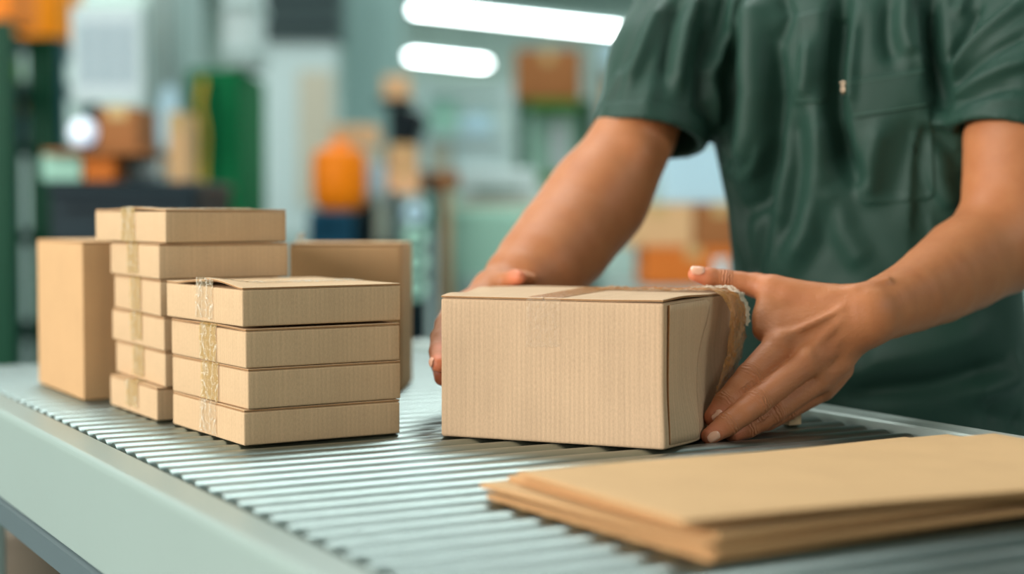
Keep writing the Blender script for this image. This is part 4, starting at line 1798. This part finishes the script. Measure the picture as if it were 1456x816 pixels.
def pxr(x0, y0, x1, y1, d, depth, floor=False):
    a, b = P(x0, y0, d), P(x1, y1, d)
    z1_, z0_ = a[2], (0.0 if floor else b[2])
    return ((a[0] + b[0]) / 2, d + depth / 2, (z0_ + z1_) / 2), (abs(b[0] - a[0]), depth, z1_ - z0_)


def bgbase(name, label, cat, c, s, group=None):
    return thing(name, label, cat, (c[0], c[1], c[2] - s[2] / 2), 0, group), (0, 0, s[2] / 2), s


def far_carton(label, x0, y0, x1, y1, d, depth=.25, m='tan_carton', group=None, tape=True):
    c, s = pxr(x0, y0, x1, y1, d, depth)
    o, c, s = bgbase('storage_carton', label, 'box', c, s, group)
    MB().box(c, s, .006).build('carton_body', M[m], o)
    if tape:
        MB().box((0, 0, s[2] + .0012), (.05, s[1] * .98, .002)).box((0, -s[1] / 2 - .0012, s[2] * .86), (.05, .002, s[2] * .28)).build('packing_tape', M['carton_tape'], o)
    return o


def cabinet(name, label, cat, x0, y0, x1, d, depth, m, md=None, doors=2, handle='dark_metal', y1=None):
    c, s = pxr(x0, y0, x1, y1 if y1 else 600, d, depth, y1 is None)
    o, c, s = bgbase(name, label, cat, c, s)
    MB().box(c, s, .008).build('cabinet_body', M[m], o)
    for k in range(doors):
        w = s[0] / doors
        dr = MB().box((-s[0] / 2 + w * (k + .5), -s[1] / 2 - .012, s[2] * .5), (w - .02, .02, s[2] - .06), .004).build('door', M[md or m], o)
        MB().box((-s[0] / 2 + w * (k + .5) + (.35 if k % 2 == 0 else -.35) * w, -s[1] / 2 - .035, s[2] * .55), (.015, .03, .12), .004).build('handle', M[handle], dr)
    return o, s


# left: storage rack
def rack(name, label, x0, x1, ytop, d, depth, shelves, mu, ms, cat='shelf', uw=.06):
    a, b = P(x0, ytop, d), P(x1, ytop, d)
    o = thing(name, label, cat, ((a[0] + b[0]) / 2, d, 0))
    w = b[0] - a[0]
    for sx in (-1, 1):
        for sy in (0, 1):
            MB().box((sx * (w / 2 - uw / 2), sy * depth, a[2] / 2), (uw, .05, a[2]), .004).build('upright', M[mu], o)
    for py in shelves:
        z = P(0, py, d)[2]
        MB().box((0, depth / 2, z - .02), (w - uw * 2.02, depth, .04), .004).build('shelf_board', M[ms], o)
    return o


rack('storage_rack', 'tall green rack at the left edge loaded with bins and small cartons', -110, 18, 29, 5.2, .5, (30, 112, 198, 330, 470), 'green_steel', 'dark_metal', uw=.10)
rack('storage_rack', 'blue upright rack right of the green one at far left', 10, 92, 56, 5.80, .45, (56.5, 113, 200, 330, 470), 'blue_steel', 'grey_panel', uw=.042)


def bin_(label, x0, y0, x1, y1, d, m, group=None):
    c, s = pxr(x0, y0, x1, y1, d, .3)
    o, c, s = bgbase('storage_bin', label, 'bin', c, s, group)
    mb = MB()
    w, dp, h = s
    mb.box((0, 0, .01), (w * .9, dp * .9, .02), .004)
    for sx in (-1, 1):
        mb.box((sx * w * .47, 0, h / 2), (.02, dp, h), .005)
    mb.box((0, dp * .47, h / 2), (w, .02, h), .005)
    mb.box((0, -dp * .47, h * .42), (w, .02, h * .84), .005)
    mb.build('bin_body', M[m], o)
    MB().box((0, -dp * .5 - .008, h * .84), (w * 1.02, .025, .03), .006).build('rim', M[m], o)
    return o


bin_('large orange bin at the top left corner', 14, -70, 84, 54, 5.84, 'bin_orange')
bin_('darker orange bin cut off by the left edge, beside the large orange one', -70, -60, 12, 29, 5.24, 'orange_plastic')
far_carton('tan carton on the blue rack, above the white box', 26, 126, 68, 161, 5.85, .2, 'tan_carton')
far_carton('white box on the blue rack shelf at far left', 26, 162, 72, 199, 5.85, .2, 'white_panel', tape=False)
far_carton('low olive carton on the green rack near the left edge', -20, 80, 5, 110, 5.3, .2, 'leaf_green')

# black ribbed tool cabinet with boxes on top
c, s = pxr(70, 258, 284, 600, 4.2, .5, True)
o, c, s = bgbase('tool_cabinet', 'black ribbed tool cabinet behind the rear pile of flat cartons', 'cabinet', c, s)
MB().box((0, 0, (s[2] - .03) / 2), (s[0], s[1], s[2] - .03), .008).build('cabinet_body', M['black_plastic'], o)
MB().box((0, 0, s[2] - .015), (s[0] * 1.02, s[1] * 1.02, .03), .006).build('worktop', M['dark_metal'], o)
for k in range(8):
    dr = MB().box((0, -s[1] / 2 - .008, s[2] - .10 - k * .13), (s[0] * .94, .016, .115), .004).build('drawer', M['dark_metal'], o)
    MB().box((0, -s[1] / 2 - .024, s[2] - .065 - k * .13), (s[0] * .8, .016, .012), .003).build('handle', M['black_plastic'], dr)
far_carton('pale mint box on the black tool cabinet', 58, 220, 116, 257, 4.2, .2, 'mint_panel', tape=False)
far_carton('orange-brown carton between the mint and the white boxes on the tool cabinet', 118, 220, 164, 257, 4.2, .2, 'rust_carton', tape=False)
c, s = pxr(168, 222, 218, 257, 4.25, .2)
o = thing('paper_roll', 'white paper roll lying on the black tool cabinet', 'roll', (c[0], c[1], c[2] - s[2] / 2))
MB().cyl((-s[0] / 2, 0, s[2] / 2), (s[0] / 2, 0, s[2] / 2), s[2] / 2).build('paper_sheet', M['white_panel'], o, True)
MB().cyl((-s[0] / 2 - .01, 0, s[2] / 2), (s[0] / 2 + .01, 0, s[2] / 2), s[2] * .18).build('roll_core', M['tan_carton'], o, True)
c, s = pxr(60, 213, 206, 220, 4.15, .30)
o = MB().box(c, s, .003).build('wooden_board', M['brown_carton'])
tag(o, 'brown board lying across the small boxes on the tool cabinet', 'board')
far_carton('brown carton beside the round pale lamp at left', 138, 152, 196, 213, 4.2, .22, 'brown_carton')
c, s = pxr(84, 167, 138, 213, 4.25, .2)
o = thing('globe_lamp', 'round pale blue lamp glowing beside the brown carton at left', 'lamp', (c[0], c[1] - .05, c[2] - s[2] / 2))
MB().lathe((0, 0, 0), [(.03, 0), (.03, .006), (.012, .010), (.012, .018)]).build('lamp_base', M['dark_metal'], o, True)
rr_ = s[2] / 2 - .006
MB().lathe((0, 0, .012 + rr_), [(max(.002, rr_ * math.sin(t_)), -rr_ * math.cos(t_)) for t_ in np.linspace(.05, math.pi - .05, 14)]).build('lamp_shade', M['globe'], o, True)

# notice board on a stand
c, s = pxr(100, 8, 204, 146, 4.9, .03)
o = thing('notice_board', 'white notice board with a printed table, above the round pale lamp', 'sign', (c[0], c[1], 0))
MB().box((0, 0, c[2]), s, .004).build('board_panel', M['white_panel'], o)
for sx in (-1, 1):
    MB().box((sx * s[0] * .46, .035, (c[2] + s[2] / 2) / 2), (.03, .03, c[2] + s[2] / 2), .003).build('post', M['pale_metal'], o)
    MB().box((sx * s[0] * .46, .035, .015), (.05, .4, .03), .003).build('foot', M['pale_metal'], o)
MB().box((0, -.018, c[2] + .0), (s[0] * .86, .004, s[2] * .88)).build('printed_sheet', M['paper'], o)
mb = MB()
for r_i in range(13):
    for c_i in range(3):
        mb.box((-s[0] * .26 + c_i * s[0] * .26, -.0215, c[2] + s[2] * (.30 - r_i * .05)), (s[0] * .20, .002, s[2] * .018))
mb.build('printed_table', M['paper_ink'], o)

cabinet('metal_locker', 'tall pale grey locker between the notice board and the green door', 'cabinet', 206, -60, 262, 6.4, .5, 'pale_metal', 'pale_metal', 1)
c, s = pxr(214, 120, 250, 215, 5.6, .2)
o, c, s = bgbase('hanging_bag', 'pale translucent bag hanging in front of the grey locker', 'bag', c, s)
MB().lathe((0, 0, 0), [(.01, 0), (s[0] * .45, .02), (s[0] * .52, s[2] * .4), (s[0] * .40, s[2] * .8), (.02, s[2])]).build('bag_body', M['pale_blue'], o, True)
MB().cyl((0, 0, s[2]), (0, 0, 4.19 - o.location.z), .004).build('cord', M['dark_metal'], o)

# green door cabinet, duct, yellow hose
o, s = cabinet('green_cabinet', 'tall dark green cabinet behind the piles, under the white duct', 'cabinet', 266, 98, 346, 6.0, .6, 'green_door', 'green_door', 2)
c2, s2 = pxr(314, -80, 362, 96, 6.05, .3)
o = thing('air_duct', 'white square duct rising above the green cabinet', 'duct', (c2[0], c2[1], c2[2] - s2[2] / 2))
MB().box((0, 0, s2[2] / 2), s2, .01).build('duct_body', M['white_panel'], o)
for k in range(3):
    MB().box((0, 0, .05 + k * s2[2] * .4), (s2[0] * 1.12, s2[1] * 1.12, .03), .004).build('flange', M['pale_metal'], o)
hp = [P(288, 112, 6.0), P(288, 120, 5.93), P(283, 150, 5.9), P(291, 190, 5.88), P(289, 240, 5.9), P(289, 420, 5.9), P(289, 520, 5.9)]
mb = MB()
for a, b in zip(hp[:-1], hp[1:]):
    mb.cyl(tuple(a), tuple(b), .011, n=12)
o = mb.build('hose', M['yellow_paint'], None, True)
tag(o, 'yellow hose hanging down in front of the green cabinet', 'hose')
far_carton('tan upright carton left of the green cabinet, behind the rear pile', 238, 160, 264, 258, 5.0, .2, 'tan_carton')
c3, s3 = pxr(228, 258, 270, 600, 5.0, .35, True)
o, c3, s3 = bgbase('pedestal_table', 'grey pedestal under the upright tan carton', 'table', c3, s3)
MB().box((0, 0, s3[2] - .02), (s3[0] * 1.3, s3[1], .04), .004).build('table_top', M['grey_panel'], o)
MB().box((0, 0, (s3[2] - .04) / 2), (.08, .08, s3[2] - .04), .004).build('leg', M['dark_metal'], o)

# pale sliding door, header, column
c, s = pxr(348, 58, 480, 600, 9.0, .1, True)
o, c, s = bgbase('sliding_door', 'pale cream sliding door behind the wide carton', 'door', c, s)
MB().box((0, 0, s[2] / 2), s, .01).build('door_leaf', M['white_panel'], o)
MB().box((s[0] * .28, -.06, s[2] * .74), (s[0] * .38, .02, s[2] * .36), .004).build('door_panel', M['cream_panel'], o)
MB().box((s[0] * .1, -.06, s[2] * .28), (s[0] * .7, .02, s[2] * .4), .004).build('door_panel', M['grey_panel'], o)
MB().cyl((-s[0] * .36, -.09, s[2] * .42), (-s[0] * .36, -.09, s[2] * .56), .015).build('handle', M['dark_metal'], o, True)
c, s = pxr(348, -140, 484, 57, 8.95, .3)
o = thing('roller_shutter', 'dark grey slatted shutter box above the sliding door', 'shutter', (c[0], c[1], c[2] - s[2] / 2))
MB().box((0, 0, s[2] / 2), s, .01).build('shutter_case', M['dark_header'], o)
mb = MB()
for k in range(7):
    mb.box((0, -s[1] / 2 - .01, .05 + k * .1), (s[0] * .96, .02, .05), .004)
mb.build('slats', M['dark_metal'], o)
c, s = pxr(484, -300, 572, 600, 9.6, .35, True)
s = (s[0], s[1], 4.19)
o = thing('concrete_column', 'square grey-green column left of the two tube lights', 'column', (c[0], c[1], 0))
MB().box((0, 0, 2.095), s, .02).build('shaft', M['column_paint'], o)
MB().box((0, 0, .6), (s[0] * 1.06, s[1] * 1.06, 1.2), .02).build('column_guard', M['grey_panel'], o)

# orange drum on a trolley
c, s = pxr(436, 204, 516, 298, 5.4, .2)
c2, s2 = pxr(440, 299, 500, 600, 5.4, .30, True)
o = thing('platform_trolley', 'dark teal trolley under the orange drum', 'trolley', (c2[0], c2[1], 0))
MB().box((0, 0, s2[2] - .02), (s2[0], s2[1], .04), .006).build('deck', M['blue_steel'], o)
for sx in (-1, 1):
    for sy in (-1, 1):
        MB().box((sx * s2[0] * .44, sy * s2[1] * .42, s2[2] / 2 + .02), (.03, .03, s2[2] - .08), .003).build('leg', M['blue_steel'], o)
MB().box((0, 0, s2[2] * .6), (s2[0] * .84, s2[1] * .8, s2[2] * .74), .01).build('storage_box', M['blue_steel'], o)
o = thing('drum', 'rounded bright orange drum standing on the dark trolley', 'drum', (c[0], c2[1], s2[2]))
R1 = s[0] / 2
MB().lathe((0, 0, 0), [(R1 * .7, 0), (R1 * .92, .02), (R1, s[2] * .3), (R1, s[2] * .7), (R1 * .9, s[2] * .92), (R1 * .55, s[2] * .985)]).build('drum_body', M['orange_plastic'], o, True)
MB().lathe((0, 0, s[2] * .985), [(R1 * .3, 0), (R1 * .3, .02), (R1 * .22, .026)]).build('lid', M['orange_plastic'], o, True)
far_carton('pale box squeezed beside the orange drum', 518, 232, 548, 275, 5.6, .16, 'pale_blue', tape=False)
c3, s3 = pxr(512, 276, 600, 600, 5.6, .4, True)
o, c3, s3 = bgbase('work_table', 'small grey table carrying the tan cartons right of the orange drum', 'table', c3, s3)
MB().box((0, 0, s3[2] - .015), (s3[0], s3[1], .03), .004).build('table_top', M['grey_panel'], o)
for sx in (-1, 1):
    for sy in (-1, 1):
        MB().box((sx * s3[0] * .46, sy * s3[1] * .44, (s3[2] - .03) / 2), (.03, .03, s3[2] - .03), .003).build('leg', M['dark_metal'], o)
MB().box((0, 0, s3[2] * .55), (s3[0] * .8, s3[1] * .8, s3[2] * .6), .01).build('drawer_unit', M['dark_metal'], o)
far_carton('upper tan carton of two on the small table right of the drum', 552, 205, 590, 240, 5.62, .2, 'tan_carton', 'tan cartons beside the orange drum')
far_carton('lower tan carton of two on the small table right of the drum', 550, 241, 594, 275.5, 5.6, .2, 'peach_carton', 'tan cartons beside the orange drum')
# dark machine with a peach carton on top
c3, s3 = pxr(538, 150, 604, 600, 7.2, .5, True)
o, c3, s3 = bgbase('packing_machine', 'dark upright machine with rollers behind the tan cartons', 'machine', c3, s3)
MB().box((0, 0, s3[2] * .35), (s3[0] * .8, s3[1], s3[2] * .7), .02).build('machine_body', M['grey_panel'], o)
MB().box((-.02, 0, s3[2] * .86), (s3[0] * .55, s3[1] * .8, s3[2] * .28), .03, ry=.35).build('machine_head', M['black_plastic'], o)
MB().cyl((-s3[0] * .1, -s3[1] * .5, s3[2] * .80), (s3[0] * .75, -s3[1] * .5, s3[2] * .78), .05).build('roller', M['black_plastic'], o, True)
cx_ = P(562, 140, 7.25)
MB().box((cx_[0] - (P(538, 0, 7.2)[0] + P(604, 0, 7.2)[0]) / 2, -.10, (cx_[2] + s3[2] * .3) / 2 - .004), (.07, .07, cx_[2] - s3[2] * .3 - .008), .01).build('mast', M['dark_metal'], o)
MB().box((cx_[0] - (P(538, 0, 7.2)[0] + P(604, 0, 7.2)[0]) / 2, -.10, cx_[2] - .012), (.16, .22, .02), .004).build('top_plate', M['dark_metal'], o)
far_carton('small peach carton on top of the dark machine', 544, 108, 580, 140, 7.25, .2, 'peach_carton', tape=False)
far_carton('tan carton behind the orange drum, above the trolley', 470, 178, 534, 206, 6.6, .25, 'peach_carton', tape=False)
c3, s3 = pxr(466, 207, 538, 600, 6.6, .4, True)
o, c3, s3 = bgbase('side_cabinet', 'pale cabinet behind the orange drum', 'cabinet', c3, s3)
MB().box((0, 0, s3[2] / 2), s3, .01).build('cabinet_body', M['cream_panel'], o)
MB().box((0, -s3[1] / 2 - .01, s3[2] / 2), (s3[0] * .9, .02, s3[2] * .9), .004).build('door', M['cream_panel'], o)

# film reels
stand = thing('reel_stand', 'dark stand holding white film reels right of the wide carton', 'stand', tuple(P(592, 600, 4.9) * [1, 1, 0]))
ztop = P(592, 270, 4.9)[2]
for sx in (-.07, .07):
    MB().box((sx, .04, ztop / 2), (.02, .03, ztop), .003).build('post', M['dark_metal'], stand)
MB().box((0, .04, .015), (.3, .35, .03), .004).build('foot', M['dark_metal'], stand)
for k, py in enumerate((302, 336, 372, 408)):
    p_ = P(592, py, 4.9)
    o = thing('film_reel', ('topmost white film reel on the dark stand', 'second white film reel from the top of the dark stand', 'third white film reel from the top of the dark stand', 'lowest white film reel on the dark stand')[k],
              'reel', (p_[0], p_[1] - .06, p_[2] - .032), 0, 'film reels on the dark stand')
    MB().cyl((0, -.05, .032), (0, .05, .032), .032, n=28).build('film_winding', M['pale_blue' if k == 0 else 'mint_panel'], o, True)
    MB().cyl((0, -.056, .032), (0, .075, .032), .010, n=16).build('core', M['dark_metal'], o, True)

# pale machine in the middle
c, s = pxr(640, 296, 800, 600, 6.0, .7, True)
o, c, s = bgbase('sealing_machine', 'pale teal machine with a white cover behind the left forearm', 'machine', c, s)
MB().box((0, 0, s[2] * .5 + .05), (s[0], s[1], s[2] - .1), .03).build('machine_body', M['mint_panel'], o)
MB().box((0, -s[1] / 2 - .015, s[2] * .6), (s[0] * .8, .03, s[2] * .35), .01).build('front_panel', M['pale_metal'], o)
for sx in (-1, 1):
    MB().box((sx * s[0] * .42, 0, .05), (.08, s[1] * .8, .1), .01).build('foot', M['dark_metal'], o)
MB().box((0, 0, s[2] + .012), (s[0] * .96, s[1] * .9, .024), .006).build('tray', M['cream_panel'], o)
c2, s2 = pxr(652, 240, 764, 286, 6.1, .35)
o, c2, s2 = bgbase('machine_cover', 'white boxy cover sitting on top of the pale teal machine', 'cover', (c2[0], c2[1], c2[2] - .0), s2)
MB().box((0, 0, s2[2] / 2), s2, .02).build('cover_shell', M['white_panel'], o)
MB().box((0, -s2[1] / 2 - .008, s2[2] * .35), (s2[0] * .6, .016, s2[2] * .3), .004).build('vent', M['grey_panel'], o)
c2, s2 = pxr(626, 268, 640, 600, 5.8, .06, True)
o, c2, s2 = bgbase('post', 'thin tan post standing left of the pale teal machine', 'post', c2, s2)
MB().box((0, 0, s2[2] / 2), s2, .004).build('post_shaft', M['tan_carton'], o)
MB().box((0, 0, s2[2] + .03), (.10, .08, .06), .01).build('cap', M['brown_carton'], o)

# white shelving far back
rack('white_shelving', 'white shelving full of pale boxes in the far middle', 596, 726, 118, 10.5, .5, (128, 190, 246, 330, 420), 'white_panel', 'white_panel', uw=.05)
for k, (x0, y0, x1, y1, m_, lb) in enumerate([
        (611, 140, 650, 189, 'mint_panel', 'mint box on the upper shelf of the white shelving'),
        (656, 160, 700, 189, 'pale_blue', 'pale blue box on the upper shelf of the white shelving'),
        (611, 202, 640, 245, 'cream_panel', 'cream box low on the left of the white shelving'),
        (644, 203, 712, 245, 'white_panel', 'wide white box low on the white shelving'),
        (611, 262, 660, 329, 'mint_panel', 'mint box on the third shelf of the white shelving')]):
    far_carton(lb, x0, y0, x1, y1, 10.55, .35, m_, 'boxes on the white shelving', tape=False)

# green rack with the brown carton
rack('green_rack', 'green framed rack under the large brown carton', 734, 842, 142, 7.6, .5, (142, 250, 350, 450), 'green_steel', 'leaf_green', uw=.05)
far_carton('large brown carton on top of the green rack, below the long tube light', 732, 70, 826, 140.5, 7.62, .4, 'brown_carton')
c, s = pxr(754, 160, 822, 249, 7.8, .1)
o, c, s = bgbase('mint_board', 'mint green board standing in the green rack', 'board', c, s)
MB().box((0, 0, s[2] / 2), s, .004).build('board_panel', M['mint_panel'], o)
MB().box((s[0] * .1, -s[1] / 2 - .003, s[2] * .45), (s[0] * .42, .004, s[2] * .74)).build('paper_sheet', M['paper'], o)
rack('side_rack', 'grey rack between the green rack and the worker sleeve', 846, 960, 60, 7.4, .45, (92, 196, 300, 420), 'grey_panel', 'grey_panel', uw=.03)
far_carton('tan carton on the grey rack beside the sleeve', 854, 112, 900, 195, 7.45, .3, 'tan_carton')
far_carton('small pale box on the grey rack, above the tan carton', 852, 62, 890, 91, 7.45, .3, 'pale_blue', tape=False)
far_carton('rust carton partly behind the sleeve on the grey rack', 905, 130, 950, 195, 7.45, .3, 'brown_carton')

# pallet stack seen between the forearm and the trunk
c, s = pxr(880, 408, 1066, 600, 5.0, .5, True)
o, c, s = bgbase('packing_table', 'grey packing table behind the worker', 'table', c, s)
MB().box((0, 0, s[2] - .02), (s[0], s[1], .04), .005).build('table_top', M['grey_panel'], o)
for sx in (-1, 1):
    for sy in (-1, 1):
        MB().box((sx * s[0] * .46, sy * s[1] * .44, (s[2] - .04) / 2), (.04, .04, s[2] - .04), .003).build('leg', M['grey_panel'], o)
MB().box((0, .1, s[2] * .55), (s[0] * .86, s[1] * .6, s[2] * .55), .01).build('drawer_unit', M['grey_panel'], o)
far_carton('orange-brown carton at the bottom, between forearm and trunk', 916, 352, 1056, 407, 5.0, .35, 'rust_carton')
far_carton('left tan carton of the pair between forearm and trunk', 884, 290, 986, 351, 5.02, .33, 'tan_carton', 'tan cartons between forearm and trunk')
far_carton('right brown carton of the pair between forearm and trunk', 988, 290, 1060, 351, 5.02, .33, 'brown_carton', 'tan cartons between forearm and trunk')
far_carton('pale blue crate on top of the tan cartons, between forearm and trunk', 944, 205, 1058, 289, 5.05, .3, 'pale_blue', tape=False)
c, s = pxr(1022, 372, 1044, 407, 4.7, .07)
c2, s2 = pxr(1012, 407, 1054, 600, 4.7, .2, True)
o, c2, s2 = bgbase('stool', 'pale stool under the white paper cup behind the thumb', 'stool', c2, s2)
MB().box((0, 0, s2[2] - .015), (s2[0], s2[1], .03), .006).build('seat', M['pale_metal'], o)
for sx in (-1, 1):
    for sy in (-1, 1):
        MB().box((sx * s2[0] * .4, sy * .08, (s2[2] - .03) / 2), (.02, .02, s2[2] - .03), .003).build('leg', M['pale_metal'], o)
o = thing('paper_cup', 'white cup in the background just right of the thumb', 'cup', (c[0], c2[1] + 4.7 + .1 if False else 4.8, s2[2]))
MB().lathe((0, 0, 0), [(.018, 0), (.024, s[2] * .95), (.025, s[2]), (.022, s[2])]).build('cup_body', M['paper'], o, True)
MB().lathe((0, 0, s[2]), [(.0255, 0), (.0255, .004), (.02, .006)]).build('lid', M['white_panel'], o, True)

# tube lights hung from the ceiling
def tube_light(label, a, b, group='tube lights hanging from the ceiling'):
    a, b = np.array(a), np.array(b)
    mid = (a + b) / 2
    L_ = float(np.linalg.norm(b[:2] - a[:2]))
    o = thing('tube_light', label, 'light', tuple(mid), math.atan2(b[1] - a[1], b[0] - a[0]), group)
    MB().box((0, 0, .05), (L_, .16, .05), .01).build('housing', M['pale_metal'], o)
    MB().box((0, 0, 0), (L_ * .98, .13, .05), .02).build('diffuser', M['lamp'], o)
    for sx in (-.35, .35):
        MB().cyl((sx * L_, 0, .07), (sx * L_, 0, 4.2 - mid[2]), .006, n=8).build('suspension_wire', M['dark_metal'], o)
    return o


def at_z(px, py, z):
    r = ray(px, py)
    return CAM + r * ((z - CAMZ) / r[2])


tube_light('long tube light hanging above the brown carton, upper and nearer of the two', at_z(588, 13, 3.1), at_z(884, 45, 3.1))
tube_light('shorter tube light hanging lower in the picture, further back', at_z(584, 80, 3.1), at_z(690, 91, 3.1))
# the lamp over the work place and a second one beyond it (above the frame)
tube_light('tube light right above the roller conveyor', (-1.5, 2.3, 3.4), (.9, 3.2, 3.4))
# floor-standing bits under the conveyor at lower left
c, s = pxr(-40, 770, 24, 900, 2.9, .3)
o = thing('waste_bin', 'brown bin on the floor under the conveyor at the lower left', 'bin', (P(8, 800, 2.9)[0], 3.05, 0))
MB().lathe((0, 0, 0), [(.13, 0), (.16, .5), (.165, .52), (.15, .52)]).build('bin_body', M['dull_brown'], o, True)
MB().lathe((0, 0, .52), [(.168, 0), (.168, .015), (.02, .03)]).build('lid', M['dull_brown'], o, True)
